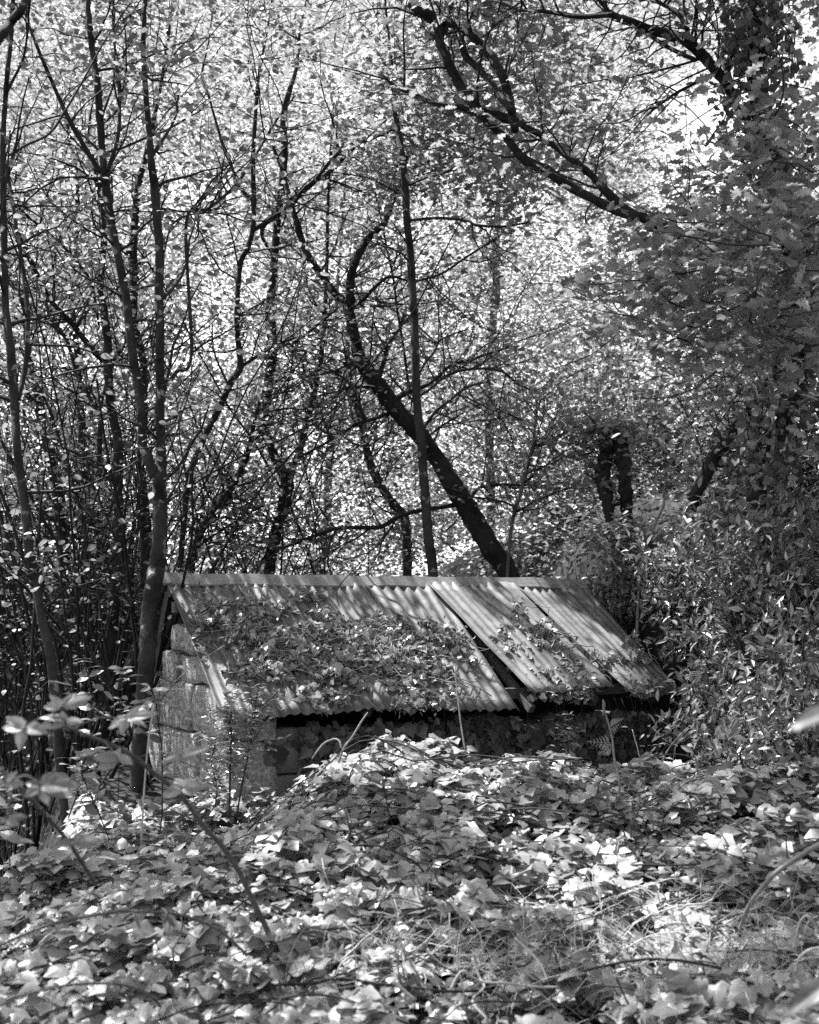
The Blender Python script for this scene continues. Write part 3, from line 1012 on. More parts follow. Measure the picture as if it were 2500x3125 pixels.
# ------------------------------------------------------------------ trees, each traced as trunk and limbs
def tree(name, label, Y, trunk, branches=(), bark=M_BARK, leafmat=L_TREE, ntw=40, nleaf=5, ls=(0.05, 0.085), T=OVAL, L=(0.4, 1.3), spread=0.12, extra=None, group='trees around the hut',
         jit=0.6, top=2.0, sides=12, tone=(0.6, 1.35), r0=0.013, Ytop=None, rootless=False, oak_parts=0, btw=1.0, bscale=1.15, rough=0.045):
    pp = path(trunk)
    pts, rad = to3d(pp, Y, Ytop)
    rad = rad * bscale
    if not rootless:
        gx, gy = pts[0][0], pts[0][1]
        gz = float(terrain(gx, gy))
        if pts[0][2] - gz > 0.15:
            lean = (pts[0] - pts[1]) / max(np.linalg.norm(pts[0] - pts[1]), 1e-6)
            hgt = pts[0][2] - gz
            b = pts[0] + np.array([lean[0] * hgt * 0.6, 0, 0])
            b[2] = terrain(b[0], b[1]) - 0.2
            pts = np.vstack([b, pts])
            rad = np.concatenate([[rad[0] * 1.35], rad])
        else:
            pts = np.vstack([pts[0] - np.array([0, 0, max(0.25, pts[0][2] - gz + 0.2)]), pts])
            rad = np.concatenate([[rad[0] * 1.3], rad])
    if pp[-1][1] < 60 and top > 0:
        d = unit(pts[-1] - pts[-2])
        pts = np.vstack([pts, pts[-1] + d * top * 0.5 + R.normal(0, 0.1, 3), pts[-1] + d * top + R.normal(0, 0.2, 3)])
        rad = np.concatenate([rad, [rad[-1] * 0.75, rad[-1] * 0.4]])
    root = thing(name, label, 'tree', pts[0] + np.array([0, 0, 0.2]), group)
    sp = spline(pts, 6)
    sr = np.interp(np.linspace(0, len(rad) - 1, len(sp)), np.arange(len(rad)), rad)
    sr = sr * (1 + 0.05 * np.sin(np.arange(len(sp)) * 1.7))
    Tubes().add(sp, sr, sides, rough).build('trunk', bark, root)
    tw = Tubes()
    for _ in range(4 if ntw else 0):
        i = R.integers(len(sp) // 6, len(sp) - 2)
        q = curvy(sp[i], unit(R.normal(0, 1, 3)) + np.array([0, 0, 0.4]), sr[i] + R.uniform(0.04, 0.12), 3, 0.1, 0.0)
        tw.add(q, np.linspace(sr[i] * 0.35, sr[i] * 0.22, 4), 6)
    nodes = [sprout(tw, sp, sr, ntw, L, r0)] if ntw else []
    for dY, s, *sc in branches:
        bp = path(s)
        k = P(bp[0][0], bp[0][1], Y)
        # start where the trunk stands
        i = np.argmin(np.abs(sp[:, 0] - k[0]) + np.abs(sp[:, 2] - k[2]))
        b3, br = to3d(bp, sp[i][1] if np.linalg.norm(sp[i] - k) < 0.5 else Y, Y + dY, 0.04)
        br = br * bscale * (sc[0] if sc else 1.0)
        if bp[-1][1] < 60:
            d = unit(b3[-1] - b3[-2])
            b3 = np.vstack([b3, b3[-1] + d * 0.8 + R.normal(0, 0.08, 3), b3[-1] + d * 1.6 + R.normal(0, 0.15, 3)])
            br = np.concatenate([br, [br[-1] * 0.8, br[-1] * 0.4]])
        bs = spline(b3, 6)
        brs = np.interp(np.linspace(0, len(br) - 1, len(bs)), np.arange(len(br)), br)
        Tubes().add(bs, brs, 8, rough + 0.015).build('branch', bark, root)
        ln = np.sum(np.linalg.norm(np.diff(bs, axis=0), axis=1))
        nodes.append(sprout(tw, bs, brs, int((4 + 7 * ln) * btw), L, r0 * 0.9))
    if extra is not None:
        ex, k, rx, rz = extra
        for c in ex:
            for _ in range(3):
                q = curvy(c + R.normal(0, 0.12, 3), R.normal(0, 1, 3) * np.array([1, 1, 0.35]), R.uniform(0.4, 0.9), 6, 0.15, 0.0)
                if thin(q).all():
                    tw.add(q, np.linspace(0.006, 0.002, len(q)), 4)
        nodes.append(clump_points(ex, k, rx, rz))
    if nodes:
        nd = np.concatenate(nodes)
        if tw.V:
            tw.build('twigs', M_TWIG, root, 'stuff')
        pos = np.repeat(nd, nleaf, 0)
        if extra is not None:
            ntw_ = sum(len(a) for a in nodes[:-1])
            pos = np.concatenate([np.repeat(nd[:ntw_], nleaf, 0), nd[ntw_:]])
        pos = pos + R.normal(0, spread, pos.shape) * np.array([1, 1, 0.6])
        pos = pos[thin(pos)]
        k = len(pos)
        d, n = rand_dirs(k, 1.0, jit)
        s = R.uniform(*ls, k)
        Ts = T if isinstance(T, list) else [T]
        ki = R.integers(0, len(Ts), k)
        tn = R.uniform(*tone, k)
        partset = np.zeros(k, bool)
        off = proj(pos)[1] < -90
        if oak_parts:
            x, y = proj(pos)
            inside = (x > 0) & (x < 2500) & (y > 0) & (y < 3125)
            score = np.where(inside, s / pos[:, 1], 0)
            partset[np.argsort(-score)[:oak_parts]] = True
            for q in np.where(partset)[0]:
                V, F, t_, L_ = leaves(Ts[ki[q]], np.zeros((1, 3)), d[q:q + 1], n[q:q + 1], s[q], 1.0, tn[q:q + 1])
                o = obj('leaf', mesh('leaf', V, F, leafmat, True, t_, L_))
                o.location = pos[q]
                o.parent = root
                o.matrix_parent_inverse = Matrix.Translation(-Vector(root.location))
        ms = [(ki == i) & ~partset & ~off for i in range(len(Ts))]
        leaf_obj('crown', [leaves(Ts[i], pos[ms[i]], d[ms[i]], n[ms[i]], s[ms[i]], 1.0, tn[ms[i]]) for i in range(len(Ts))] + [leaves(DIAMOND, pos[off & ~partset], d[off & ~partset], n[off & ~partset], s[off & ~partset], 1.25, tn[off & ~partset])],
                 leafmat, root, co=True)
    return root, sp, sr


def over(x, y, k):
    """crown centres added above what the lens sees, to cast shade below"""
    c = np.stack([R.uniform(*x, k), R.uniform(*y, k), np.zeros(k)], 1)
    c[:, 2] = CZ + 0.545 * c[:, 1] + 0.45 + R.uniform(0, 1.4, k)
    return c


def rnd(k, x, y, z):
    return np.stack([R.uniform(*x, k), R.uniform(*y, k), R.uniform(*z, k)], 1)


tree('mossy_tree', 'pale lichen-spotted tree forking in two beside the hut gable', 8.95,
     'G 800 1000 85, 815 600 85, 845 200 85, 860 0 85; A 870 1725 85, 880 1600 80, 905 1480 88, 915 1400 86, 928 1290 74, 935 1100 70, 935 1000 74, 935 900 70, 942 800 55, 940 650 50, 935 450 48, 938 350 48, 935 200 45; B 935 1900 45, 930 1700, 935 1500, 920 1300, 905 1100 48, 885 950 38, 875 800 33, 862 650 30, 850 500 28, 838 300 26, 845 100 24, 850 0 22',
     [(0.1, 'A 905 870 58, 865 760 50, 835 690 50, 830 600 48, 825 480 45, 800 300 48, 775 150 48; B 745 1800 45, 720 1650 45, 690 1500 42, 660 1350 44, 635 1200 45, 615 1050 46, 600 900 36, 585 700 40, 570 500 38, 545 330 34, 525 150 32, 515 0 28'),
      (-0.5, 'B 590 1010 28, 500 870 28, 400 690 24, 340 560 22, 270 400 20, 220 280 18, 170 150 14'),
      (0.6, 'B 630 1000 22, 690 800 20, 700 600 18, 690 450 16, 665 200 14, 660 0 12'),
      (0.5, 'A 945 370 20, 1030 260 20, 1120 150 18; B 1090 1300 18, 1220 1220 18, 1380 1080 16, 1500 900 14, 1600 730 12, 1725 560 10'),
      (-0.3, 'B 960 1480 8, 1010 1310 10, 1140 1250 10, 1300 1250 10, 1430 1290 9, 1600 1290 8')],
     bark=M_BARK_L, ntw=26, nleaf=1, extra=(rnd(26, (-4.6, -0.6), (7.5, 11), (5.6, 8.2)), 190, 0.55, 0.22), T=OVAL, btw=0.8)  # high crown clumps added towards the sun to dapple the hut
tree('slender_tree', 'thin crooked tree rising from the ravine edge, nearest the photo edge', 8.0,
     'G 380 1000 46, 365 800 46, 345 600 44, 335 400 44, 315 200 46, 295 0 46; A 245 1700 45, 200 1450 50, 170 1300 50, 150 1100 45, 125 900 45, 100 700 40, 88 500 45, 75 300 45, 60 100 42; B 32 1800 38, 28 1600 36, 25 1400 34, 20 1200 32, 15 1000 30, 18 800 28, 30 600 26, 45 400 26, 65 200 26, 75 20 24',
     [(0.5, 'A 105 420 28, 145 250 28, 160 100 26; B 160 1800 24, 130 1550 22, 90 1300 20, 60 1100 18, 30 950 14'),
      (-0.6, 'B 40 540 16, 100 420 14, 140 330 13, 165 150 12, 175 0 10'),
      (0.4, 'B 45 915 14, 150 850 14, 290 780 13, 380 650 12, 480 480 11, 600 260 9, 690 120 8')],
     bark=M_BARK_L, ntw=22, nleaf=1, btw=0.7, extra=(np.concatenate([rnd(16, (-5, -1.5), (6.2, 8.5), (5.0, 7.5)), over((-6.6, 0.6), (4.6, 9.2), 150)]), 190, 0.5, 0.16))  # overhead clumps out of view, added to shade the foreground ivy
tree('tree_in_ravine', 'dark leaning trunk in the ravine thicket between two thinner trees', 12.0,
     'A 430 1725 60, 390 1500 60, 360 1200 58, 340 1000 52, 300 800 48, 260 600 44, 230 450 38, 200 300 34, 165 150 30; B 130 1750 26, 60 1600 22, 20 1450 20', [], ntw=40, nleaf=2)
tree('tree_in_ravine', 'straight narrow dark trunk just before the pale bright foliage gap', 13.0,
     'A 575 1725 42, 545 1500 46, 510 1300 50, 495 1100 48, 490 800 48, 480 600 44, 470 400 32, 455 200 28; B 420 1750 26, 440 1500 24, 455 1250 22, 448 1000 20, 420 850 16, 380 650 14', [], ntw=44, nleaf=2)
tree('tree_in_ravine', 'spotted dark trunk with two long limbs sweeping up to one side', 11.0,
     'A 655 1725 62, 690 1400 60, 697 1200 56, 692 1000 50, 690 800 50, 690 650 50, 655 500 46, 635 300 45, 632 100 44; B 605 1800 40, 585 1700 36, 600 1500 34, 612 1350 32, 600 1200 28, 560 1050 22, 540 900 18',
     [(-0.8, 'A 600 185 34, 560 150 34, 500 80 30; B 420 1890 28, 350 1820 26, 280 1730 26, 200 1570 24, 150 1470 22, 100 1350 20, 50 1300 18'),
      (0.6, 'A 580 880 24, 583 650 25, 587 500 25, 540 440 22, 500 360 22, 450 270 20, 400 100 20, 340 0 18; B 250 1855 16, 170 1850 14, 100 1890 12'),
      (0.3, 'A 590 480 14, 620 330 14, 680 180 14, 730 90 12; B 790 1700 10, 880 1600 8'),
      (-0.4, 'A 580 0 12; B 540 1670 14, 480 1570 14, 370 1440 15, 230 1320 16, 90 1200 16, 20 1120 16')], ntw=30, nleaf=2, extra=(rnd(16, (-5.5, -1), (10, 13), (6.5, 9.5)), 170, 0.55, 0.2))  # upper clumps added along the sun's path for dappled shade
tree('tree_in_ravine', 'ivy-wrapped dark trunk directly behind the forked mossy tree', 11.6,
     'A 855 1725 72, 862 1500 70, 852 1200 64, 838 1000 50, 822 800 42, 838 600 40, 842 400 40, 838 200 38; B 785 1880 40, 780 1700 46, 780 1450 44, 792 1250 40, 815 1050 36, 850 930 32, 900 700 24, 940 500 20, 980 250 18, 1010 0 14', [], bark=M_BARK_IVY, ntw=44, nleaf=2)
tree('wavy_tree', 'thin S-curved dark trunk bending up behind the ridge of the hut', 12.0,
     'A 1055 1420 30, 1075 1150 28, 1100 900 32, 1150 750 32, 1215 600 32, 1280 480 32, 1350 320 34, 1405 230 36, 1395 100 30; B 1385 1850 28, 1405 1550 28, 1450 1450 28, 1480 1330 28, 1485 1150 28, 1480 950 24, 1490 750 22, 1500 600 20, 1520 400 16, 1560 200 12, 1590 0 9',
     [(-0.7, 'B 1485 1345 22, 1600 1270 22, 1725 1180 20; C 230 1120 18, 330 1030 18, 420 920 18, 520 850 18, 620 820 16, 740 770 14'),
      (0.5, 'B 1475 1170 20, 1390 1080 18, 1350 950 16, 1290 800 14, 1220 560 13, 1180 450 12, 1220 250 10, 1240 100 9'),
      (0.3, 'A 1415 225 18, 1500 170 18, 1600 110 16, 1725 60 12')], ntw=40, nleaf=2, btw=0.9)
tree('leaning_sapling', 'thin trunk slanting away from the base of the S-curved tree', 12.6,
     'A 1105 1420 48, 1180 1200 30, 1240 1090 44, 1340 960 40, 1440 760 30, 1500 500 20, 1560 320 14', [(0.4, 'A 1090 1360 14, 1200 1250 14, 1350 1150 13, 1500 1060 12, 1680 1000 9')], ntw=44, nleaf=3)
tree('forked_tree', 'dark trunk splitting into a wide V above the roof ridge', 13.0,
     'F 40 1640 60, 80 1400 60, 120 1250 60, 150 1100 66, 105 1010 56, 55 900 46, 22 750 46, 40 500 54, 62 300 50, 45 100 48; C 45 1800 45, 70 1550 42, 90 1300 38, 115 1100 42, 130 900 40, 125 700 35, 150 560 30, 200 400 20, 220 200 18, 260 0 12',
     [(0.5, 'F 160 1090 36, 185 1000 35, 225 900 35, 260 750 35, 300 600 30, 340 400 28, 360 200 26; C 370 1800 24, 380 1500 20, 385 1200 18, 400 900 15, 420 600 12'),
      (-0.6, 'F 60 330 20, 120 300 18, 230 250 16, 330 170 14, 430 90 12'),
      (-0.8, 'C 60 1500 12, 0 1340 24, 160 1200 24, 300 1070 24, 400 1000 22, 520 880 18, 600 820 16, 760 760 14')], ntw=40, nleaf=2)
tree('slender_tree', 'spindly grey trunk in the bright foliage beside the wide V fork', 17.0,
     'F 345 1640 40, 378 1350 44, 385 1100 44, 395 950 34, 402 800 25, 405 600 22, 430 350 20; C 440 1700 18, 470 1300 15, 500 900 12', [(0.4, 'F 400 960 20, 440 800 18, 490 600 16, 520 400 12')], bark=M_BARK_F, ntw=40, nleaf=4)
tree('curved_tree', 'bent grey trunk curving like a bow behind the roof', 14.0,
     'F 850 1640 50, 845 1400 45, 830 1300 50, 750 1200 45, 680 1090 45, 630 980 45, 600 850 40, 575 700 42, 530 600 40, 510 480 34, 500 350 26, 505 150 20; C 520 1500 14', [(0.3, 'F 640 930 12, 660 860 12, 740 810 10, 830 780 8')], bark=M_BARK_L, ntw=34, nleaf=4)
tree('slender_tree', 'straight spotted grey trunk crossing in front of the thick leaning tree', 11.8,
     'F 1000 1645 55, 975 1450 50, 960 1250 50, 945 1050 46, 930 850 48, 912 700 45, 900 500 44, 895 300 42, 890 100 42; C 885 1800 42, 875 1600 42, 865 1450 40, 848 1300 38, 840 1150 40, 830 1000 40, 815 900 38, 800 780 34, 770 600 26, 760 400 18, 740 200 14, 725 60 12',
     [(0.4, 'F 925 590 14, 1000 540 12, 1050 490 14, 1180 440 14, 1380 440 13, 1500 520 12, 1620 580 9'),
      (-0.5, 'F 935 800 16, 1000 700 15, 1080 630 15, 1200 540 14, 1330 505 12'),
      (0.5, 'F 905 520 10, 940 420 12, 1010 330 11, 1050 260 10, 1200 200 8'),
      (-0.5, 'C 845 1290 14, 950 1280 16, 1050 1275 16, 1200 1290 16, 1250 1315 16, 1400 1325 14, 1560 1300 12'),
      (0.3, 'C 870 1650 12, 920 1640 14, 1050 1600 13, 1200 1500 12, 1390 1380 10'),
      (-0.3, 'C 840 1090 12, 960 1040 12, 1060 1010 12, 1150 960 10, 1260 880 8')], bark=M_BARK_L, ntw=26, nleaf=1)
tree('leaning_tree', 'thick dark trunk leaning steeply across behind the roof', 12.6,
     'F 1460 1690 112, 1350 1500 106, 1260 1350 110, 1190 1230 108, 1110 1100 96, 1030 970 86, 930 830 90, 850 740 88, 760 640 90, 690 540 86, 620 450 84, 570 370 70, 550 270 56, 525 170 56, 505 80 56; C 515 1780 48, 515 1650 45, 540 1550 40, 590 1440 40, 650 1360 38, 710 1310 34, 770 1180 18, 830 1000 14, 860 850 10',
     [(0.4, 'F 680 500 26, 710 400 25, 745 290 22, 800 200 15, 840 80 11'),
      (-0.5, 'F 750 690 20, 640 730 18, 560 750 18, 470 810 15, 330 890 14, 200 960 10'),
      (-0.7, 'F 1140 1225 26, 1000 1250 22, 880 1270 24, 790 1300 25, 700 1355 25, 600 1360 22, 450 1365 20, 380 1385 20, 250 1430 18, 120 1480 14'),
      (0.5, 'F 1220 1190 22, 1270 1130 18, 1380 1110 18, 1560 1110 14, 1630 1080 10'),
      (-0.4, 'F 630 540 16, 530 540 15, 430 565 14, 330 590 11'),
      (0.5, 'F 780 620 30, 830 580 28, 960 530 20, 1030 480 18, 1110 410 18, 1250 370 16, 1390 320 14, 1500 300 10'),
      (-0.6, 'F 590 410 22, 530 400 22, 480 400 18'),
      (0.3, 'F 515 120 44, 480 40 42; C 430 1720 42, 370 1640 40, 272 1499 40, 225 1380 36, 203 1300 34, 161 1165 30, 120 1000 24, 60 850 18'),
      (-0.4, 'C 500 1800 26, 560 1790 24, 640 1700 20, 740 1620 16, 850 1640 10'),
      (0.3, 'F 860 580 16, 845 430 15, 820 260 14, 790 80 13; C 770 1640 13, 740 1500 12, 700 1300 12, 660 1120 11'),
      (0.2, 'F 970 830 12, 1060 760 11, 1180 690 9')], ntw=16, nleaf=1)
tree('slender_tree', 'hazy grey trunk standing far back in the bright leaves', 20.0,
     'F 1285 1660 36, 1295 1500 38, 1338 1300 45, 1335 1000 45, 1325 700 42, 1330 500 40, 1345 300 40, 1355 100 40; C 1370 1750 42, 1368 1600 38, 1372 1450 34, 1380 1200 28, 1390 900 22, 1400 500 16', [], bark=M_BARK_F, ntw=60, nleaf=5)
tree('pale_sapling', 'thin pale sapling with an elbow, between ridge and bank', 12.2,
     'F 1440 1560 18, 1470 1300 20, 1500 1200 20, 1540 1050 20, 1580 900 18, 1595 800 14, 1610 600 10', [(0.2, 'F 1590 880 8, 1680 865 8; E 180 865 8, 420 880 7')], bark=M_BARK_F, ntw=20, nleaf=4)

# bank trees
tree('tree_stump', 'split dark stump with a jagged top on the bank', 11.4, 'E 610 1420 64, 600 1250 58, 590 1100 66, 575 950 80, 560 880 70, 520 820 38, 500 770 14',
     [(0.1, 'E 500 1330 44, 490 1200 66, 462 1080 84, 475 950 70, 500 860 56, 495 790 20'), (0.05, 'E 560 900 30, 545 830 20, 555 780 6'), (0.0, 'E 500 860 30, 478 800 18, 470 760 5'), (-0.05, 'E 585 960 24, 600 880 14, 596 840 4'), (0.1, 'E 610 1400 50, 560 1440 40, 500 1500 20')], bark=M_BARK_IVY, ntw=2, nleaf=2, top=0, L=(0.2, 0.4), rough=0.13, bscale=1.2)
tree('bank_tree', 'dark mossy trunk leaning over the bank above a fallen limb', 10.3, 'E 975 1290 60, 1000 1180 62, 1060 1060 66, 1110 950 66, 1170 880 56, 1220 800 58, 1270 740 56, 1330 660 44, 1400 560 30, 1440 420 20',
     [(0.3, 'E 1010 1215 40, 1100 1190 48, 1220 1180 50, 1320 1190 44')], bark=M_BARK_IVY, ntw=16, nleaf=3, top=0)
tree('pale_sapling', 'thin pale stem rising straight in front of the dark bank', 9.0, 'E 1420 1480 16, 1430 1200 20, 1445 1000 22, 1460 800 20, 1450 600 20, 1440 450 20, 1415 300 18, 1395 150 16, 1380 0 12',
     [(0.3, 'E 1470 690 16, 1560 670 16, 1640 630 15, 1725 590 14'), (-0.3, 'E 1460 760 10, 1400 830 10, 1320 880 10, 1180 885 8'), (0.1, 'E 1470 830 12, 1475 900 12, 1450 1030 10, 1380 1130 8'), (-0.2, 'E 1400 310 12, 1290 430 11, 1180 510 10, 1030 560 8')], bark=M_BARK_F, ntw=10, nleaf=1, top=0)
tree('pale_sapling', 'short crooked pale sapling on the dark bank behind the roof end', 10.6, 'E 670 1740 14, 690 1620 14, 725 1450 14, 770 1330 14, 815 1230 13, 810 1150 11, 770 1110 9',
     [(0.1, 'E 810 1180 9, 830 1090 9, 860 1040 8'), (0.1, 'E 745 1400 9, 680 1360 9, 560 1355 8'), (0.1, 'E 700 1600 9, 680 1500 8, 680 1380 7, 690 1280 6')], bark=M_TWIG_P, ntw=3, nleaf=2, top=0, L=(0.15, 0.4))
tree('fallen_branch', 'mossy dead branch sloping down the dark bank', 10.2, 'E 910 1730 22, 850 1590 26, 800 1500 28, 735 1460 26, 725 1400 22', [], bark=M_BARK_L, ntw=0, top=0, group=None)

# the big oak on the right: ivy-clad trunk, overhanging limbs, large lobed leaves
OAKC = [(2380, 420, 6.6), (2300, 540, 6.8), (2430, 600, 6.2), (2250, 720, 6.6), (2390, 760, 6.0), (2160, 790, 6.8), (2210, 860, 6.4), (2330, 930, 6.2), (2460, 930, 6.0), (2060, 900, 7.0), (1980, 850, 7.2),
        (2120, 960, 6.6), (2300, 1060, 6.4), (2460, 300, 7.0), (2480, 740, 6.4), (2240, 620, 7.2), (2110, 700, 7.4), (2020, 1010, 7.4), (1950, 960, 7.8), (2380, 520, 7.0),
        (2330, 670, 7.0), (2440, 860, 7.0), (2280, 980, 7.2), (2080, 820, 7.6), (2230, 900, 7.6), (2390, 1010, 7.4), (1890, 880, 8.2)]
oc = np.array([P(*c) for c in OAKC])
oc2 = np.concatenate([np.array([P(R.uniform(1080, 1750), R.uniform(-150, 560), R.uniform(11.0, 13.5)) for _ in range(105)]),
                      np.array([P(R.uniform(1500, 2200), R.uniform(350, 760), R.uniform(11.0, 13)) for _ in range(8)]),
                      np.array([P(R.uniform(1750, 2500), R.uniform(-250, 80), R.uniform(8, 11)) for _ in range(4)])])
ex = np.concatenate([oc, over((-0.8, 3.6), (6.3, 9.6), 76) + np.array([0, 0, 0.3]), oc2])  # unseen upper crown added to put the oak leaves in shade
oak_root, oak_sp, oak_sr = tree('oak_tree', 'ivy-clad oak with lobed leaves and limbs reaching over the hut', 9.2,
     'E 1370 1190 95, 1400 950 85, 1480 750 110, 1550 550 130, 1590 350 150, 1600 150 150, 1620 0 140; D 1610 1500 130, 1560 1250 115, 1480 1000 100, 1420 800 90, 1380 600 80, 1365 400 78, 1365 250 70, 1350 100 68, 1340 0 64',
     [(0.8, 'D 1520 1330 50, 1300 1490 46, 1150 1490 48, 1000 1430 48, 880 1350 46, 740 1290 45, 600 1230 38, 480 1120 35, 400 1030 30, 300 950 28, 200 870 26, 100 790 25, 0 740 25; C 1500 710 40, 1300 665 44, 1150 625 26, 1000 600 20, 870 545 18, 760 490 14, 690 410 10'),
      (1.0, 'D 640 1270 28, 530 1230 28, 400 1160 28, 280 1100 30, 150 1010 34, 0 930 30; C 1420 800 22, 1300 700 20, 1240 600 34, 1160 500 32, 1090 370 32, 1040 250 30, 1025 140 34, 930 60 38, 850 0 34', 1.3),
      (0.9, 'C 1480 760 26, 1460 650 30, 1440 560 30, 1410 450 28, 1360 360 30, 1300 280 28, 1220 200 28, 1130 140 28, 1030 130 26', 1.3),
      (1.1, 'C 1460 650 22, 1390 560 24, 1350 500 24, 1270 400 24, 1200 340 24, 1150 250 22, 1060 165 20', 1.2),
      (0.6, 'D 1400 820 40, 1300 700 32, 1230 600 35, 1190 500 40, 1130 420 45, 1040 320 45, 950 240 45, 850 200 45, 730 170 36, 620 120 30, 510 80 24, 440 0 15'),
      (0.7, 'D 1185 480 26, 1200 350 25, 1240 260 22, 1300 160 20, 1360 50 18, 1440 0 14'),
      (0.9, 'D 530 85 22, 330 95 22, 150 70 18, 0 60 14; C 1480 50 12'),
      (0.9, 'D 1000 350 20, 850 280 18, 740 210 16, 640 150 14'),
      (0.8, 'D 1080 440 14, 990 490 14, 880 550 13, 780 620 12, 700 690 10'),
      (0.5, 'D 950 170 18, 900 80 18, 800 20 16, 740 0 14'),
      (0.2, 'D 1725 1810 36, 1640 1770 30, 1560 1725 26, 1420 1700 18')],
     bark=M_BARK_IVY, leafmat=L_OAK, ntw=14, nleaf=1, ls=(0.085, 0.135), T=[OAK_T, OAK_T2], extra=(ex, 85, 0.42, 0.24), jit=0.55, oak_parts=300, tone=(0.55, 1.3), r0=0.014, btw=0.55, top=2.5, bscale=1.5)
# ivy leaves on the oak trunk
sel = oak_sp[(oak_sp[:, 2] > 1.5) & (oak_sp[:, 2] < 6.5)]
k = 2600
ii = R.integers(0, len(sel), k)
dv = unit(R.normal(0, 1, (k, 3)) * np.array([1, 1, 0.2]))
pp_ = sel[ii] + dv * R.uniform(0.16, 0.34, (k, 1)) + R.normal(0, 0.06, (k, 3))
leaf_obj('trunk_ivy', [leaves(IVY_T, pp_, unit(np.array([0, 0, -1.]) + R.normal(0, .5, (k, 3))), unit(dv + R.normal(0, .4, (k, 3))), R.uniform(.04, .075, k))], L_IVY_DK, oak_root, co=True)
tree('overhanging_branch', 'thick blurred branch cutting the top corner above the thin trees', 4.2, 'B -120 330 52, 0 220 52, 60 130 50, 130 50 45, 170 -60 40', [], ntw=0, top=0, rootless=True, group=None)

# ------------------------------------------------------------------ the wood behind
def far_wood():
    parts = []
    tw = Tubes()
    C = []
    # clumps in depth, thicker towards the top middle, open on the left and upper right
    for _ in range(3300):
        Y = R.uniform(14.5, 34)
        x, y = R.uniform(-500, 3000), R.uniform(-300, 1900)
        g = mnoise.noise(Vector((x / 420, y / 420, Y / 9)))
        open_ = math.exp(-((x - 450) / 420) ** 2 - ((y - 900) / 500) ** 2) * 0.2 + math.exp(-((x - 2100) / 330) ** 2 - ((y - 350) / 380) ** 2) * 0.5 + math.exp(-((x - 2450) / 150) ** 2 - ((y - 180) / 260) ** 2) * 1.2 + math.exp(-((x - 1020) / 300) ** 2 - ((y - 800) / 300) ** 2) * 0.3
        if g * 0.9 + 0.62 - open_ < R.random() * 0.8:
            continue
        C.append(P(x, y, Y))
    C = np.array(C)
    parts.append(clump_leaves(C, 145, 0.85, 0.34, (0.055, 0.10), keep=thin))
    C2 = []
    for _ in range(2600):
        Y = R.uniform(36, 58)
        x, y = R.uniform(-500, 3000), R.uniform(-120, 1880)
        g = mnoise.noise(Vector((x / 300, y / 300, Y / 12)))
        hole = math.exp(-((x - 2430) / 200) ** 2 - ((y - 150) / 260) ** 2) + 0.75 * math.exp(-((x - 2100) / 260) ** 2 - ((y - 380) / 260) ** 2) + 0.2 * math.exp(-((x - 420) / 350) ** 2 - ((y - 620) / 330) ** 2)
        if g + 0.85 - hole > R.random() * 0.7:
            C2.append(P(x, y, Y))
    parts.append(clump_leaves(np.array(C2), 90, 1.7, 0.8, (0.13, 0.25), (0.45, 1.25)))
    for c in C[R.random(len(C)) < 0.30]:
        q = curvy(c + R.normal(0, 0.2, 3), R.normal(0, 1, 3) * np.array([1, 1, 0.8]) + np.array([0, 0, 0.6]), R.uniform(1.0, 2.6), 7, 0.16, 0.03)
        tw.add(q, np.linspace(0.016, 0.005, len(q)), 3)
    leaf_obj('far_woodland', parts, L_FAR)
    o = bpy.data.objects['far_woodland']
    o['label'] = 'sunlit leafy woodland filling the valley behind the trees'
    o['category'] = 'woodland'
    tb = tw.build('far_twigs', M_BARK_F, None, 'stuff')
    tb['label'] = 'tangle of thin twigs in the distant woodland'
    tb['category'] = 'twigs'


far_wood()

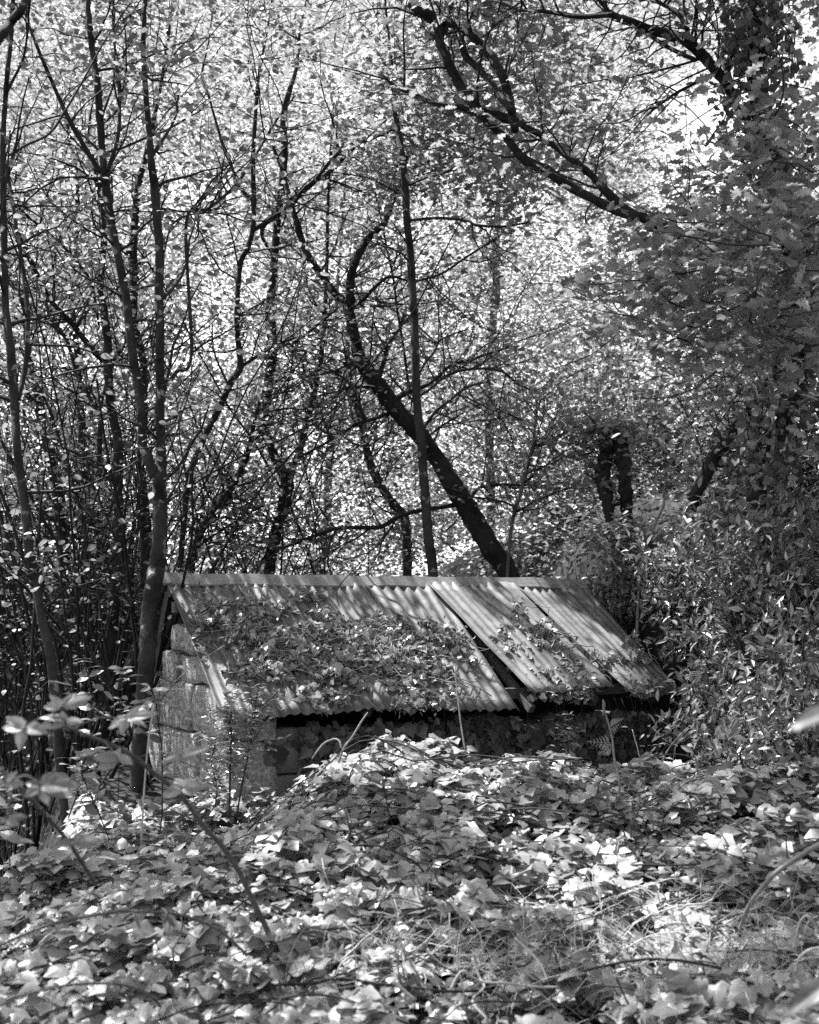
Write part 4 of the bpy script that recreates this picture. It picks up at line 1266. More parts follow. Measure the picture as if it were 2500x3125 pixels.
# ravine thicket on the left: thin stems, vines and shaded leaves
def thicket():
    tw = Tubes()
    nodes = []
    for _ in range(210):
        Y = R.uniform(8.8, 15)
        x = R.uniform(-80, 560) if R.random() < 0.88 else R.uniform(500, 1150)
        if x > 480:
            Y = max(Y, 12.5)
        b = P(x, 2300, Y)
        z0 = float(terrain(b[0], Y))
        p0 = np.array([b[0], Y, z0 - 0.05])
        q = curvy(p0, np.array([R.normal(0, 0.25), R.normal(0, 0.15), 1]), R.uniform(2.5, 6), 14, 0.09, 0.05)
        if not thin(q).all():
            continue
        r = R.uniform(0.006, 0.020)
        tw.add(q, np.linspace(r, r * 0.4, len(q)), 4)
        nodes.append(q[2:])
        for _ in range(3):
            i = R.integers(2, 13)
            q2 = curvy(q[i], R.normal(0, 1, 3) + np.array([0, 0, 0.4]), R.uniform(0.3, 1.1), 5, 0.2, 0.0)
            tw.add(q2, np.linspace(r * 0.5, r * 0.2, len(q2)), 3)
            nodes.append(q2)
    nd = np.concatenate(nodes)
    pos = np.repeat(nd, 3, 0) + R.normal(0, 0.12, (len(nd) * 3, 3))
    pos = pos[(pos[:, 2] < 3.2) | (R.random(len(pos)) < 0.3)]
    pos = pos[(pos[:, 2] > 1.3) | (R.random(len(pos)) < 0.3)]
    pos = pos[(pos[:, 1] > 10.5) | (R.random(len(pos)) < 0.4)]
    pos = pos[thin(pos)]
    d, n = rand_dirs(len(pos), 1.0, 0.5)
    kd = 26000  # dark leaf backing added where deep shade lies past the ravine
    pd = np.stack([R.uniform(-9.5, -3.5, kd), R.uniform(14.0, 17.5, kd), R.uniform(0.2, 3.9, kd) + R.normal(0, 0.4, kd)], 1)
    pd = pd[pd[:, 2] > terrain(pd[:, 0], pd[:, 1])]
    dd_, nd_ = rand_dirs(len(pd), 1.0, 0.7)
    od = leaf_obj('shade_backing', [leaves(DIAMOND, pd, dd_, nd_, R.uniform(0.06, 0.11, len(pd)), 1.0, R.uniform(0.3, 1.0, len(pd)))], L_IVY_DK)
    tag(od, 'added dark leaves standing for the deep shade beyond the ravine', 'thicket')
    o = leaf_obj('thicket_leaves', [leaves(OVAL, pos, d, n, R.uniform(0.04, 0.075, len(pos)))], L_SHADE)
    tag(o, 'small leaves of the shaded thicket in the ravine', 'thicket')
    o = tw.build('thicket_stems', M_BARK, None, 'stuff')
    tag(o, 'dense thin stems and vines of the dark ravine thicket', 'thicket')
    # leaf litter and ferny undergrowth on the far side of the ravine and the bank
    k = 60000
    x, y = R.uniform(-9, 7.5, k), R.uniform(8, 19, k)
    m = ((x < -1.6 - 0.3 * (y - 6.3)) | (x > 2.2 - 0.13 * (y - 6)) | (y > 12.5))
    x, y = x[m], y[m]
    z = terrain(x, y) + R.random(len(x)) ** 2 * 0.45
    keep = np.array([mnoise.noise(Vector((a * 1.3, b * 1.3, 7.0))) > -0.1 for a, b in zip(x, y)]) & ((x > 0) | ((y > 10.8) & (R.random(len(x)) < 0.45)))
    pos = np.stack([x, y, z], 1)[keep]
    pos = pos[thin(pos, 0.5)]
    d, n = rand_dirs(len(pos), 1.0, 0.6)
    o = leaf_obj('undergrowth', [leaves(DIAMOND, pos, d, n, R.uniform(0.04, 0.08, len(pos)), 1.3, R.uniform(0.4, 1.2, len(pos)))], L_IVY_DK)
    tag(o, 'low shaded undergrowth covering the ravine sides and bank', 'undergrowth')


thicket()

# ------------------------------------------------------------------ shrubs on the bank
def shrub(label, c, rx, rz, k, T=LANCE, ls=(0.06, 0.10), mat=L_SHRUB, name='broadleaf_shrub', stems=26, sub=0):
    gz = float(terrain(c[0], c[1]))
    base = np.array([c[0] + 0.1, c[1] + 0.15, gz])
    t = thing(name, label, 'shrub', base, 'shrubs on the bank')
    tb = Tubes()
    nodes = []
    for _ in range(stems):
        tip = c + R.normal(0, 0.55, 3) * np.array([rx, rx, rz])
        b0 = base + R.normal(0, 0.12, 3) * np.array([1, 1, 0])
        b0[2] = terrain(b0[0], b0[1]) - 0.04
        mid = (b0 + tip) / 2 + R.normal(0, 0.12, 3) + np.array([0, 0, 0.1])
        q = spline([b0, mid, tip], 6)
        tb.add(q, np.linspace(0.009, 0.003, len(q)), 4)
        nodes.append(q[5:])
        for _ in range(5):
            i = R.integers(4, len(q))
            q2 = curvy(q[i], R.normal(0, 1, 3) + np.array([0, -0.2, 0.5]), R.uniform(0.15, 0.45), 5, 0.15, 0.08)
            tb.add(q2, np.linspace(0.004, 0.0015, len(q2)), 3)
            nodes.append(q2[1:]); nodes.append(q2[2:])
    nd = np.concatenate(nodes)
    i = R.integers(0, len(nd), k)
    pos = nd[i] + R.normal(0, 0.045, (k, 3))
    pos[:, 2] = np.maximum(pos[:, 2], terrain(pos[:, 0], pos[:, 1]) + 0.03)
    pos = pos[thin(pos, 0.7)]
    k = len(pos)
    d = unit(R.normal(0, 0.8, (k, 3)) + np.array([0, -0.25, 0.45]))
    n = unit(R.normal(0, 0.5, (k, 3)) + np.array([0, -0.3, 0.9]))
    leaf_obj('foliage', [leaves(T, pos, d, n, R.uniform(*ls, k), 1.0, R.uniform(0.5, 1.6, k))], mat, t)
    tb.build('stems', M_TWIG, t, 'stuff')
    return t


for lab, x, y, Y, rx, rz, k in (
        ('sunlit pointed-leaf shrub spilling beside the end of the roof', 2250, 1950, 9.9, 0.5, 0.42, 2600),
        ('dense dark shrub at the photo edge halfway up the bank', 2400, 1850, 8.4, 0.6, 0.5, 2400),
        ('shrub of narrow leaves above the sunlit one, under the pale sapling', 2300, 1650, 9.4, 0.6, 0.5, 2200),
        ('shaded shrub tucked under the low corner of the roof', 2230, 2230, 8.9, 0.38, 0.3, 1700),
        ('leggy shrub with bare crossing stems low on the bank', 2350, 2240, 7.4, 0.5, 0.4, 1700),
        ('shrub leaning in from the photo edge above the blurred leaf', 2480, 2080, 7.2, 0.4, 0.5, 1500),
        ('small-leaved shrub on the bank right behind the ridge end', 1900, 1790, 11.2, 0.6, 0.3, 1900),
        ('broad shrub hiding the foot of the ivy-clad oak', 2330, 1690, 8.3, 0.4, 0.4, 1500),
        ('tall shrub at the top of the bank below the oak limb', 2450, 1480, 10.8, 0.55, 0.5, 1800),
        ('shrub behind the roof edge, between sapling and sunlit shrub', 2080, 1780, 10.2, 0.55, 0.35, 2000),
        ('low dark shrub at the lower photo edge where ivy meets the bank', 2440, 2330, 6.6, 0.35, 0.25, 1000)):
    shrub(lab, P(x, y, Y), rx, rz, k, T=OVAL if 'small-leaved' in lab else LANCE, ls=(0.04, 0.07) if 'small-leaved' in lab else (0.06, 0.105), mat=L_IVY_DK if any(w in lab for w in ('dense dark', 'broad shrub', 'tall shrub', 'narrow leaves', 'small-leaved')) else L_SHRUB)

# leafy young trees behind the bank, bright
for lab, x, y, Y in (('airy leafy bush in sunlight between stump and leaning trunk', 2020, 1300, 16.0), ('bright bush of hanging sprays above the broken stump', 1880, 1080, 16.5),
                     ('pale bush low beside the broken stump', 1760, 1450, 16.5), ('leafy bush under the oak in front of the ivy-clad trunk', 2230, 1150, 14.0), ('leafy bush beyond the leaning mossy trunk', 2280, 1380, 14.5)):
    shrub(lab, P(x, y, Y), 1.0, 0.8, 2600, T=OVAL, ls=(0.06, 0.10), mat=L_TREE, name='leafy_bush', stems=22)

# ------------------------------------------------------------------ ivy carpet
def ivy_carpet():
    t = thing('ivy_carpet', 'low ivy carpeting the clearing in front of the hut', 'ivy', (0.3, 5.2, float(terrain(0.3, 5.2))))
    k = 50000
    y = 3.25 + 4.6 * R.random(k) ** 0.9
    x = R.uniform(-1, 1, k) * (0.35 * y + 0.3)
    # right part reaches further back under the bank
    y2 = R.uniform(7.2, 9.0, 2500); x2 = R.uniform(1.4, 3.6, 2500)
    x, y = np.concatenate([x, x2]), np.concatenate([y, y2])
    xr = -1.6 - 0.30 * (y - 6.3)
    m = (x > xr - 0.15) | (y < 6.0)
    hw = (np.stack([x, y], 1) - O[:2]) @ E2[:2]
    m &= (hw > WF + 0.05) | (x > 1.6) | (x < -2.0)
    x, y = x[m], y[m]
    lump = np.array([mnoise.noise(Vector((a * 2.3, b * 2.3, 0.0))) + 0.6 * mnoise.noise(Vector((a * 6, b * 6, 4.0))) for a, b in zip(x, y)])
    hole = np.array([mnoise.noise(Vector((a * 4.5, b * 4.5, 9.0))) for a, b in zip(x, y)])
    straw = np.exp(-((x - 1.05) / 0.7) ** 2 - ((y - 3.95) / 0.42) ** 2) + np.exp(-((x - 0.02) / 0.16) ** 2 - ((y - 3.85) / 0.25) ** 2)
    keep = (hole > -0.33) & (R.random(len(x)) < 0.95 - 0.72 * np.clip(straw, 0, 1))
    x, y, lump = x[keep], y[keep], lump[keep]
    k = len(x)
    lay = R.random(k)
    z = terrain(x, y) + 0.02 + 0.13 * lay + 0.15 * np.clip(lump + 0.05, -0.4, 0.7)
    pos = np.stack([x, y, z], 1)
    # blades lie on the slope, facing up and a little to the open side
    e = 0.08
    gx = (terrain(x + e, y) - terrain(x - e, y)) / (2 * e)
    gy = (terrain(x, y + e) - terrain(x, y - e)) / (2 * e)
    n = unit(np.stack([-0.7 * gx, -0.7 * gy - 0.22, np.ones(k)], 1) + R.normal(0, 0.28, (k, 3)))
    d = unit(np.stack([R.normal(0, 1, k), R.normal(-0.45, 1, k), R.normal(-0.12, 0.2, k)], 1))
    s = np.minimum((0.034 + 0.060 * R.random(k) ** 1.3) * np.clip(1 + 0.35 * lump, 0.7, 1.25), 0.080) * 0.93 * np.where(lay > 0.5, 1.05, 0.9)
    tn = R.uniform(0.55, 1.45, k) * np.where(R.random(k) < 0.06, 1.5, 1.0)
    # three hundred that show largest
    px_, py_ = proj(pos)
    ins = (px_ > 20) & (px_ < 2480) & (py_ < 3110) & (lay > 0.72)
    score = np.where(ins, s / y, 0)
    near = np.zeros(k, bool)
    near[np.argsort(-score)[:300]] = True
    ki = R.integers(0, 3, k)
    fine_ = (y < 4.8) & (lay > 0.5)
    leaf_obj('leaf_mass', [leaves(IVYF[i], pos[(ki == i) & ~near & fine_], d[(ki == i) & ~near & fine_], n[(ki == i) & ~near & fine_], s[(ki == i) & ~near & fine_], R.uniform(0.85, 1.15, ((ki == i) & ~near & fine_).sum()), tn[(ki == i) & ~near & fine_]) for i in range(3)], L_IVY, t, co=True)
    coarse = ~fine_
    leaf_obj('leaf_mass', [leaves(IVYS[i], pos[(ki == i) & ~near & coarse], d[(ki == i) & ~near & coarse], n[(ki == i) & ~near & coarse], s[(ki == i) & ~near & coarse], R.uniform(0.85, 1.15, ((ki == i) & ~near & coarse).sum()), tn[(ki == i) & ~near & coarse]) for i in range(3)], L_IVY, t, co=True)
    dl = R.choice(np.where(lay > 0.8)[0], 420, replace=False)
    leaf_obj('dead_leaves', [leaves(IVY_T2, pos[dl] + np.array([0, 0, 0.03]), d[dl], n[dl] + R.normal(0, 0.4, (420, 3)), s[dl] * 0.9)], L_DRY, t)
    for q in np.where(near)[0]:
        V, F, t_, L_ = leaves(IVYF[ki[q]], np.zeros((1, 3)), d[q:q + 1], n[q:q + 1], s[q] * 1.05, 1.0, tn[q:q + 1])
        o = obj('leaf', mesh('leaf', V, F, L_IVY, True, t_, L_))
        o.location = pos[q]
        o.parent = t
        o.matrix_parent_inverse = Matrix.Translation(-Vector(t.location))
    # petioles
    tb = Tubes()
    sel = R.choice(k, 2600, replace=False)
    for q in sel:
        tb.add(np.array([pos[q], pos[q] - np.array([d[q][0] * 0.02, d[q][1] * 0.02, 0.10])]), 0.0016, 3)
    tb.build('leaf_stalks', M_TWIG_P, t, 'stuff')
    run = Tubes()
    for _ in range(170):
        yy0 = R.uniform(3.4, 7.2)
        p0 = np.array([R.uniform(-1, 1) * 0.34 * yy0, yy0, 0.0])
        if p0[0] < -1.5 - 0.3 * (yy0 - 6.3):
            continue
        q = curvy(p0, np.array([R.normal(), R.normal(), 0]), R.uniform(0.3, 1.0), 10, 0.25, 0.0)
        q[:, 2] = terrain(q[:, 0], q[:, 1]) + 0.12 + 0.07 * np.sin(np.linspace(0, 3.1, 11)) + R.uniform(-0.03, 0.05)
        run.add(q, R.uniform(0.002, 0.0045), 4)
    run.build('runners', M_TWIG, t, 'stuff')
    # dry litter between
    kk = 5000
    yy = R.uniform(3, 8, kk); xx = R.uniform(-1, 1, kk) * (0.36 * yy + 0.4)
    ok = (xx > -1.6 - 0.3 * (yy - 6.3))
    xx, yy = xx[ok], yy[ok]
    pp2 = np.stack([xx, yy, terrain(xx, yy) + 0.02 + 0.1 * R.random(len(xx))], 1)
    d2, n2 = rand_dirs(len(xx), 1.0, 0.7)
    leaf_obj('dry_litter', [leaves(CHIP, pp2, d2, n2, R.uniform(0.02, 0.06, len(xx)), 0.8)], L_DRY, t)


ivy_carpet()

# ------------------------------------------------------------------ dry grass in the nearest corner
def dry_grass():
    tb = Tubes()
    spots = [(1230, 3000, 0.16, 90), (1330, 3060, 0.2, 90), (1950, 2990, 0.35, 240), (2150, 3050, 0.3, 220), (2350, 2950, 0.25, 140), (2450, 3080, 0.2, 120), (1680, 3080, 0.2, 110), (1760, 2880, 0.14, 50), (2250, 2800, 0.2, 50)]
    for x, y, r, k in spots:
        c = ground_hit(x, y)
        for _ in range(k):
            p = c + np.array([R.normal(0, r), R.normal(0, r * 0.7), 0])
            p[2] = terrain(p[0], p[1]) + R.uniform(0.02, 0.17)
            q = curvy(p, np.array([R.normal(0, 1), R.normal(0, 1), R.uniform(0.1, 1.3)]), R.uniform(0.08, 0.34), 6, 0.16, -0.06)
            rr = R.uniform(0.0010, 0.0032)
            tb.add(q, np.linspace(rr, rr * 0.4, len(q)), 3)
    o = tb.build('dry_grass', M_STRAW, None, 'stuff')
    tag(o, 'bleached dead grass and straw lying among the nearest ivy', 'grass')


dry_grass()


# ------------------------------------------------------------------ brambles, saplings, sticks
def stick(name, label, s, Y0, Y1, mat, cat='stick', wmin=3, group=None, sides=7):
    pp = path(s)
    pts, rad = to3d(pp, Y0, Y1, 0.0)
    sp = spline(pts, 5)
    o = Tubes().add(sp, np.interp(np.linspace(0, len(rad) - 1, len(sp)), np.arange(len(rad)), rad), sides, 0.05).build(name, mat)
    # origin at the foot
    return tag(o, label, cat, group)


def bramble(label, cane, Y0, Y1, fans, tone=(0.9, 1.35), mat=L_BRAM):
    pp = path(cane)
    pts, rad = to3d(pp, Y0, Y1, 0.0)
    sp = spline(pts, 7)
    sr = np.interp(np.linspace(0, len(rad) - 1, len(sp)), np.arange(len(rad)), rad)
    t = thing('bramble_cane', label, 'bramble', pts[0], 'brambles in front of the hut')
    Tubes().add(sp, sr, 8, 0.03).build('cane', M_CANE, t)
    th = Tubes()
    for i in range(3, len(sp) - 1):
        for _ in range(2):
            sd = unit(np.cross(sp[i + 1] - sp[i], R.normal(0, 1, 3)))
            th.add(np.array([sp[i] + sd * sr[i] * 0.8, sp[i] + sd * (sr[i] + 0.007)]), [0.0018, 0.0003], 3)
    th.build('thorns', M_CANE, t, 'stuff')
    for z, cx, cy, Y, lst in fans:
        ox, oy = ZO[z]
        c = P(ox + cx * ZS, oy + cy * ZS, Y)
        j = np.argmin(np.linalg.norm(sp - c, axis=1))
        stalk = Tubes().add(spline([sp[j], (sp[j] + c) / 2 + np.array([0, 0, 0.015]), c], 4), 0.0016, 4).build('leaf', M_CANE, t)
        for dx, dy, wd in lst:
            tip = P(ox + (cx + dx) * ZS, oy + (cy + dy) * ZS, Y + R.normal(0, 0.02))
            v = tip - c
            ln = np.linalg.norm(v)
            v = v + np.array([0, R.normal(0, 0.2) * ln, 0])
            dd = unit(v)
            n = unit(np.array([R.normal(0, 0.2), -1.0 + R.normal(0, 0.2), 0.55 + R.normal(0, 0.25)]))
            V, F, t_, L_ = leaves(LEAFLET, np.zeros((1, 3)), dd[None], n[None], ln * 1.05, wd * 0.85, R.uniform(*tone, 1))
            o = obj('leaflet', mesh('leaflet', V, F, mat, True, t_, L_), stalk)
            o.location = c
    return t


bramble('long arching bramble cane with pale leaflets, sprawling in front of the gable', 'H 1630 800 34, 1550 620 32, 1480 480 32, 1400 310 30, 1300 160 30; G 1200 1010 30, 1100 870 28, 1010 775 28, 900 690 26, 780 590 25, 640 520 24, 500 465 22, 390 420 18, 300 395 12', 4.3, 3.05,
        [('G', 360, 300, 3.05, [(175, -60, 0.7), (75, -80, 0.8), (-100, -5, 0.9), (-60, -70, 0.9)]),
         ('G', 385, 385, 3.05, [(95, 0, 0.9), (-170, 25, 0.8), (-85, 40, 1.1), (-30, -60, 1.0), (-170, -40, 0.6)]),
         ('G', 150, 420, 2.95, [(110, 20, 1.1), (-110, -60, 1.0), (-60, 130, 1.2), (-150, -10, 1.0)]),
         ('G', 690, 595, 3.2, [(-140, 0, 0.9), (-135, 70, 1.1), (90, 30, 1.0), (10, -55, 1.2)]),
         ('G', 740, 370, 3.15, [(95, -85, 0.7), (160, -40, 0.6), (125, 30, 0.6), (-90, 10, 0.6), (-30, 85, 1.2), (-120, 45, 0.9)]),
         ('G', 1060, 590, 3.4, [(160, -75, 0.6), (105, 15, 0.8), (-90, 25, 0.6), (-25, -60, 1.0), (-30, 55, 0.8)]),
         ('G', 1070, 775, 3.5, [(125, -10, 0.9), (-140, 50, 0.8), (60, 40, 0.9), (-60, -60, 1.2), (70, -75, 1.0)])])
bramble('short bramble cane with a heavy cluster of blurred leaves by the ravine', 'G 560 1342 22, 470 1200 22, 400 1090 22, 280 950 22, 150 810 22, 0 670 22', 3.6, 2.5,
        [('G', 240, 760, 2.6, [(200, -25, 1.0), (-100, 60, 1.1), (40, 100, 1.3), (110, -85, 1.1), (170, 60, 0.9), (-90, -20, 0.9)]),
         ('G', 30, 740, 2.5, [(60, 10, 1.1), (-60, 10, 1.1), (30, -40, 0.8)]),
         ('G', 40, 960, 2.6, [(120, -20, 0.8), (-50, 20, 1.2), (50, 30, 1.1)]),
         ('G', 430, 1090, 2.9, [(160, 0, 0.9), (-105, 15, 1.0), (20, -40, 1.0)])], tone=(0.55, 0.9))
bramble('dark bare bramble cane arching low over the ivy', 'H 1550 890 16, 1430 780 16, 1280 650 16, 1110 575 16, 980 548 16, 780 540 18, 660 545 18, 400 590 18, 200 650 18, 0 740 18, -150 800 16', 4.1, 3.3,
        [('H', 790, 560, 3.6, [(30, 80, 0.5), (-10, 60, 0.5)]), ('H', 980, 560, 3.7, [(10, 140, 0.8), (60, 80, 0.8), (-20, 60, 0.6)])], tone=(0.5, 0.8))
bramble('faint bramble cane bowed near the bottom photo edge', 'H 990 1190 16, 900 1050 16, 740 975 14, 600 960 14, 380 975 14, 180 1020 12, 0 1090 12', 3.6, 3.2, [('H', 640, 965, 3.3, [(-20, 90, 0.5)])], tone=(0.5, 0.8))


def sapling(name, label, stem, Y, leafsz, pairs, mat=L_SHRUB, T=OVAL, smat=M_TWIG, twigs=6, wide=1.0, tone=(0.8, 1.5), Y1=None, group='saplings and weeds by the hut'):
    pp = path(stem)
    pts, rad = to3d(pp, Y, Y1, 0.0)
    sp = spline(pts, 8)
    sr = np.interp(np.linspace(0, len(rad) - 1, len(sp)), np.arange(len(rad)), rad)
    t = thing(name, label, 'sapling', pts[0], group)
    Tubes().add(sp, sr, 6, 0.03).build('stem', smat, t)
    limbs = [sp[len(sp) // 4:]]
    tb = Tubes()
    for _ in range(twigs):
        i = R.integers(len(sp) // 4, len(sp) - 1)
        q = curvy(sp[i], R.normal(0, 1, 3) + np.array([0, 0, 0.5]), R.uniform(0.1, 0.32), 8, 0.12, 0.06)
        tb.add(q, np.linspace(0.0024, 0.001, len(q)), 3)
        limbs.append(q[1:])
    if twigs:
        tb.build('twigs', smat, t, 'stuff')
    count = 0
    for lm in limbs:
        m = pairs if lm is limbs[0] else max(3, pairs // 3)
        for i in np.linspace(0, len(lm) - 1, m).astype(int):
            for sg in (-1, 1):
                if R.random() < 0.12:
                    continue
                d = unit(np.array([sg * R.uniform(0.6, 1), R.normal(0, 0.7), R.normal(0.15, 0.3)]))
                n = unit(np.array([0, -0.3, 1.0]) + R.normal(0, 0.3, 3))
                V, F, t_, L_ = leaves(T, np.zeros((1, 3)), d[None], n[None], leafsz * R.uniform(0.7, 1.2), wide, R.uniform(*tone, 1))
                o = obj('leaf', mesh('leaf', V, F, mat, False, t_, L_))
                o.location = lm[i]
                o.parent = t
                o.matrix_parent_inverse = Matrix.Translation(-Vector(t.location))
                count += 1
    return t


sapling('young_sapling', 'slim sapling with paired leaves in front of the granite gable', 'G 905 1200 10, 945 960 10, 950 700 10, 945 530 9, 930 430 9, 905 250 8, 850 120 7', 6.4, 0.085, 9, twigs=4)
sapling('young_sapling', 'sapling with sunlit leaf pairs in the dark ravine mouth', 'G 400 950 9, 430 870 9, 480 740 9, 520 600 9, 530 430 8, 530 200 8, 490 20 6', 7.0, 0.085, 9, twigs=6, tone=(1.0, 1.7))
sapling('young_sapling', 'small-leaved sprig hanging in the ravine, left of the gable trunk', 'G 690 900 6, 700 560 6, 705 380 6, 715 200 5, 715 100 5', 7.4, 0.05, 11, twigs=5, tone=(1.0, 1.7))
sapling('young_sapling', 'low leafy sprout at the ravine lip below the forked tree', 'G 640 1080 8, 560 880 8, 480 680 8, 520 560 7', 6.2, 0.09, 7, twigs=5, tone=(1.0, 1.7))
sapling('young_sapling', 'sprout of pale oval leaves at the photo edge over the ravine', 'G 60 1240 9, 40 1040 8, 20 900 8, 40 820 7', 4.6, 0.08, 6, twigs=4, tone=(1.0, 1.7))
sapling('privet_sapling', 'dark-stemmed privet with small pointed leaves at the wall corner', 'I 575 1560 12, 578 1350 12, 585 1050 11, 580 960 9, 590 900 6', 7.1, 0.055, 20, T=LANCE, twigs=24)
sapling('privet_sapling', 'taller privet stem slanting before the rendered patch of wall', 'I 610 1560 11, 650 1330 11, 690 1130 10, 720 950 9, 735 800 6', 7.2, 0.055, 20, T=LANCE, twigs=22)
sapling('privet_sapling', 'short privet sprig between the two dark privet stems and the gable', 'I 480 1560 9, 500 1350 8, 470 1200 7, 500 1080 6', 7.3, 0.055, 14, T=LANCE, twigs=18)
sapling('young_sapling', 'small spiky dark bush against the shaded wall', 'M 1040 1230 9, 1030 1150 9, 1020 1080 8, 1040 1020 6', 7.6, 0.045, 10, T=LANCE, twigs=18, tone=(0.5, 1.0), mat=L_SHRUB)
sapling('young_sapling', 'low leafy sprig in front of the dark wall end', 'M 1560 1280 8, 1540 1220 7, 1500 1150 6', 7.6, 0.05, 8, T=LANCE, twigs=10)
sapling('drooping_weed', 'drooping long-leaved weed on the ivy mound', 'Q 800 580 9, 770 450 9, 740 340 8, 710 190 6', 5.7, 0.12, 6, T=LANCE, twigs=0, wide=0.8, tone=(0.5, 0.8))


def fern(label, stem, Y, fronds):
    pp = path(stem)
    pts, rad = to3d(pp, Y, None, 0.0)
    sp = spline(pts, 7)
    t = thing('fern_weed', label, 'weed', pts[0], 'saplings and weeds by the hut')
    Tubes().add(sp, np.interp(np.linspace(0, len(rad) - 1, len(sp)), np.arange(len(rad)), rad), 6, 0.03).build('stem', M_TWIG_P, t)
    for x0, y0, x1, y1 in fronds:
        a = P(1200 + x0 * ZS, 1700 + y0 * ZS, Y)
        b = P(1200 + x1 * ZS, 1700 + y1 * ZS, Y - 0.05)
        ax = b - a
        k = 7
        pos, d, n, s = [], [], [], []
        for i in range(k):
            f = (i + 1) / k
            for sg in (-1, 1):
                pos.append(a + ax * f)
                d.append(unit(unit(ax) * 0.6 + np.array([0, 0.3, sg * 1.0])))
                n.append(np.array([0.1, -1, 0.5]))
                s.append(0.045 * (1.15 - f))
        V, F, tt, L_ = leaves(LANCE, np.array(pos), np.array(d), np.array(n), np.array(s), 0.75, R.uniform(1.0, 1.6, len(pos)))
        obj('frond', mesh('frond', V, F, L_SHRUB, False, tt), t)
        Tubes().add(np.array([a, b]), 0.0018, 4).build('frond_stalk', M_TWIG_P, t)


fern('thin weed with two feathery leaves before the shaded wall', 'M 1300 1720 14, 1300 1530 14, 1325 1330 13, 1295 1180 12, 1280 1050 10, 1250 940 8, 1230 860 7', 5.9,
     [(1285, 1090, 1140, 1080), (1260, 1000, 1345, 945), (1240, 890, 1225, 845), (1290, 1110, 1200, 1150)])

G1 = 'loose sticks and stalks'
stick('pale_stalk', 'thin pale stalk standing straight up against the roof edge', 'M 440 1235 9, 435 1210 9, 400 1000 9, 380 840 8, 360 640 7', 6.7, 6.7, M_STRAW, 'stalk', group=G1)
stick('pale_stalk', 'thin blurred stalk in front of the mossy trunk foot', 'G 825 1110 11, 850 700 11, 875 450 10, 892 345 9', 5.0, 5.0, M_STRAW, 'stalk', group=G1)
stick('bare_twig', 'pale twig leaning out of the bright ivy mound', 'I 1160 1420 10, 1170 1330 11, 1240 1130 13, 1290 1060 13, 1350 960 12, 1385 910 9', 6.35, 6.4, M_TWIG_P, 'twig', group=G1)
stick('bare_twig', 'small arched twig on top of the ivy mound', 'I 1060 1180 9, 1080 1150 10, 1130 1090 11, 1190 1065 12, 1220 1080 12, 1232 1120 10', 6.5, 6.4, M_TWIG_P, 'twig', group=G1)
stick('bare_twig', 'fine vine curling over the roof ridge', 'I 1365 10 5, 1250 130 6, 1210 190 6, 1205 240 6, 1218 285 5', 9.05, 9.05, M_TWIG, 'twig', group=G1)
stick('bare_twig', 'long thin twig lying across the lower corner of the roof', 'I 205 780 4, 300 690 5, 385 620 5, 480 560 6, 550 515 6', 7.85, 7.95, M_TWIG_P, 'twig', group=G1)
stick('dark_stick', 'short dark stick upright in the ivy beneath the mound', 'Q 355 690 14, 370 620 14, 385 540 14, 388 440 12', 5.4, 5.4, M_TWIG, 'stick', group=G1)
stick('dark_stick', 'dark snag poking up through ivy beside the sunlit patch', 'K 610 260 20, 650 220 20, 690 180 18, 730 135 10', 5.3, 5.25, M_TWIG, 'stick', group=G1)
stick('dark_stick', 'thin dark stem in the straw at the bottom photo edge', 'K 660 1220 14, 620 1110 13, 580 1020 12, 535 920 10', 3.7, 3.75, M_TWIG, 'stick', group=G1)
stick('curved_stick', 'curved bare branch bowing down to the ivy at the photo edge', 'K 1258 720 16, 1262 650 20, 1290 560 22, 1330 480 24, 1400 390 26, 1480 310 28, 1600 225 30, 1725 150 32, 1850 90 32', 4.45, 4.1, M_TWIG_P, 'branch', group=G1)
stick('bare_twig', 'thin upright twig with a hook beside the curved branch', 'K 1530 420 8, 1540 250 8, 1530 100 8', 4.9, 4.9, M_TWIG, 'twig', group=G1)
stick('bare_twig', 'slanting dark twig in the ivy near the bank foot', 'K 1480 260 10, 1430 180 10, 1380 90 9, 1370 60 7', 5.2, 5.2, M_TWIG, 'twig', group=G1)
stick('pale_stalk', 'bent straw lying flat across the near grass', 'J 1100 810 14, 1165 700 16, 1230 735 14, 1300 762 14, 1450 770 13, 1600 790 13, 1740 790 12', 3.75, 3.85, M_STRAW, 'stalk', group=G1)
stick('pale_stalk', 'straw bowed over beside the flat straw', 'J 1480 505 10, 1540 560 11, 1600 620 11, 1650 700 11, 1680 790 11', 3.95, 3.85, M_STRAW, 'stalk', group=G1)
stick('pale_stalk', 'zigzag straw dropping to the bottom photo edge', 'J 1340 1000 14, 1280 940 14, 1235 890 14, 1240 850 13, 1300 790 12, 1270 730 11, 1230 620 10', 3.65, 3.85, M_STRAW, 'stalk', group=G1)
stick('pale_stalk', 'thick broken straw in the straw tuft', 'J 765 755 20, 830 810 20, 888 865 20', 3.75, 3.72, M_STRAW, 'stalk', group=G1)
stick('pale_stalk', 'curling dead grass blade at the photo edge', 'K 1575 760 11, 1590 690 12, 1610 610 14, 1650 565 15, 1690 600 14, 1730 670 12', 4.0, 4.0, M_STRAW, 'stalk', group=G1)
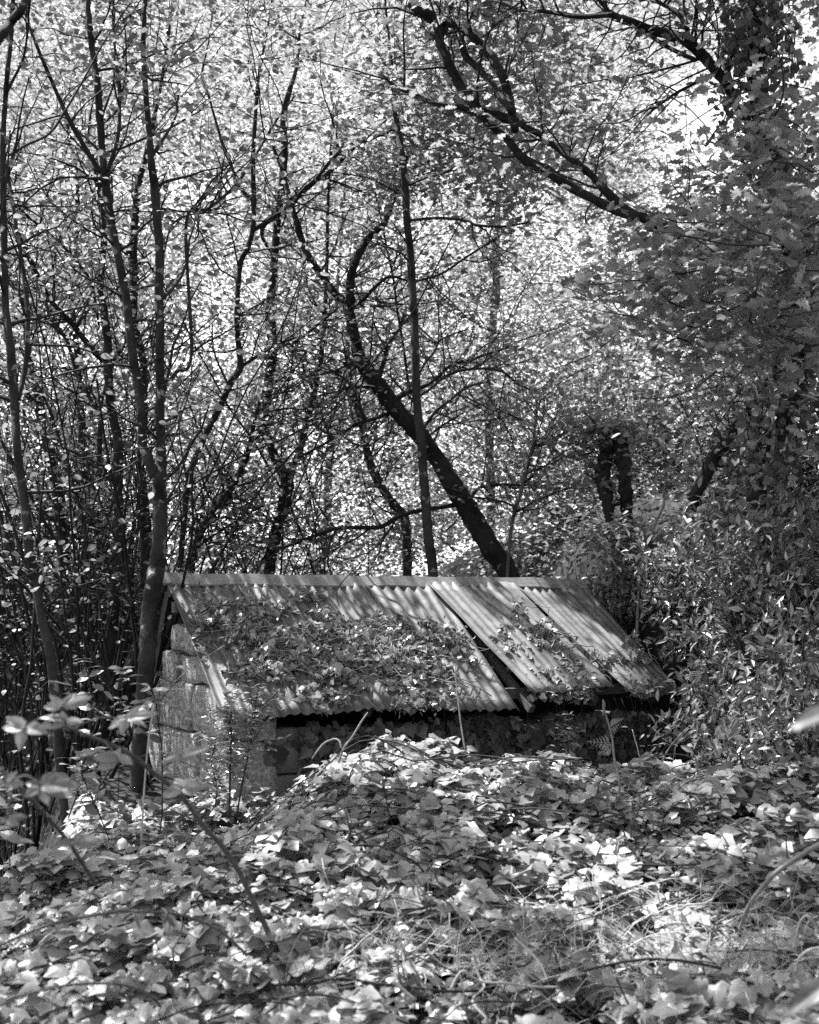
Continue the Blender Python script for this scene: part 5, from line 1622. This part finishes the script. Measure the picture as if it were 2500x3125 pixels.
stick('pale_stalk', 'lower arched grass blade at the photo edge', 'K 1585 900 12, 1605 820 15, 1660 770 16, 1730 755 16, 1800 780 14', 3.8, 3.8, M_STRAW, 'stalk', group=G1)
stick('pale_stalk', 'straw lying on the sunlit ivy patch', 'K 700 575 8, 800 540 9, 920 505 10, 1040 495 11, 1110 465 10', 4.6, 4.55, M_STRAW, 'stalk', group=G1)
stick('pale_stalk', 'short pale stub with a knob on the ivy', 'J 1440 185 14, 1500 150 12, 1575 112 10', 4.9, 4.9, M_STRAW, 'stalk', group=G1)
stick('bare_twig', 'pale bare twig fanning out at the foot of the bank', 'M 1570 1200 8, 1620 1110 9, 1680 1040 9, 1725 1000 9', 7.3, 7.2, M_TWIG_P, 'twig', group=G1)
stick('bare_twig', 'second pale twig crossing the one at the bank foot', 'M 1640 1180 7, 1660 1090 7, 1700 1060 7, 1740 1020 6', 7.25, 7.2, M_TWIG_P, 'twig', group=G1)
stick('bare_twig', 'thin leaning stalk before the dark end of the wall', 'M 1445 1180 5, 1425 1100 6, 1400 1010 6', 7.2, 7.2, M_STRAW, 'twig', group=G1)


# out-of-focus leaves close to the lens side, toned dark to stand for shade
def near_leaf(label, x0, y0, x1, y1, Y, w, tone):
    a, b = P(x0, y0, Y), P(x1, y1, Y)
    t = thing('near_leaf', label, 'leaf', a, None)
    V, F, t_, L_ = leaves(LEAFLET, a[None], (b - a)[None], np.array([[0.1, -0.5, 0.9]]), np.linalg.norm(b - a), w, np.array([tone]))
    obj('blade', mesh('blade', V, F, L_BRAM, True, t_, L_), t)
    Tubes().add(spline([a, a + (a - b) * 0.4 + np.array([0.01, 0, 0.01]), a + (a - b) * 1.2 + np.array([0.05, 0, -0.25])], 6), 0.0014, 5).build('stalk', M_CANE, t)


near_leaf('very blurred leaf poking in at the photo edge before the bank', 2560, 2170, 2405, 2205, 1.5, 0.7, 0.25)
near_leaf('blurred long leaf in the bottom corner over the straw', 2560, 2990, 2370, 3090, 2.2, 0.5, 0.25)
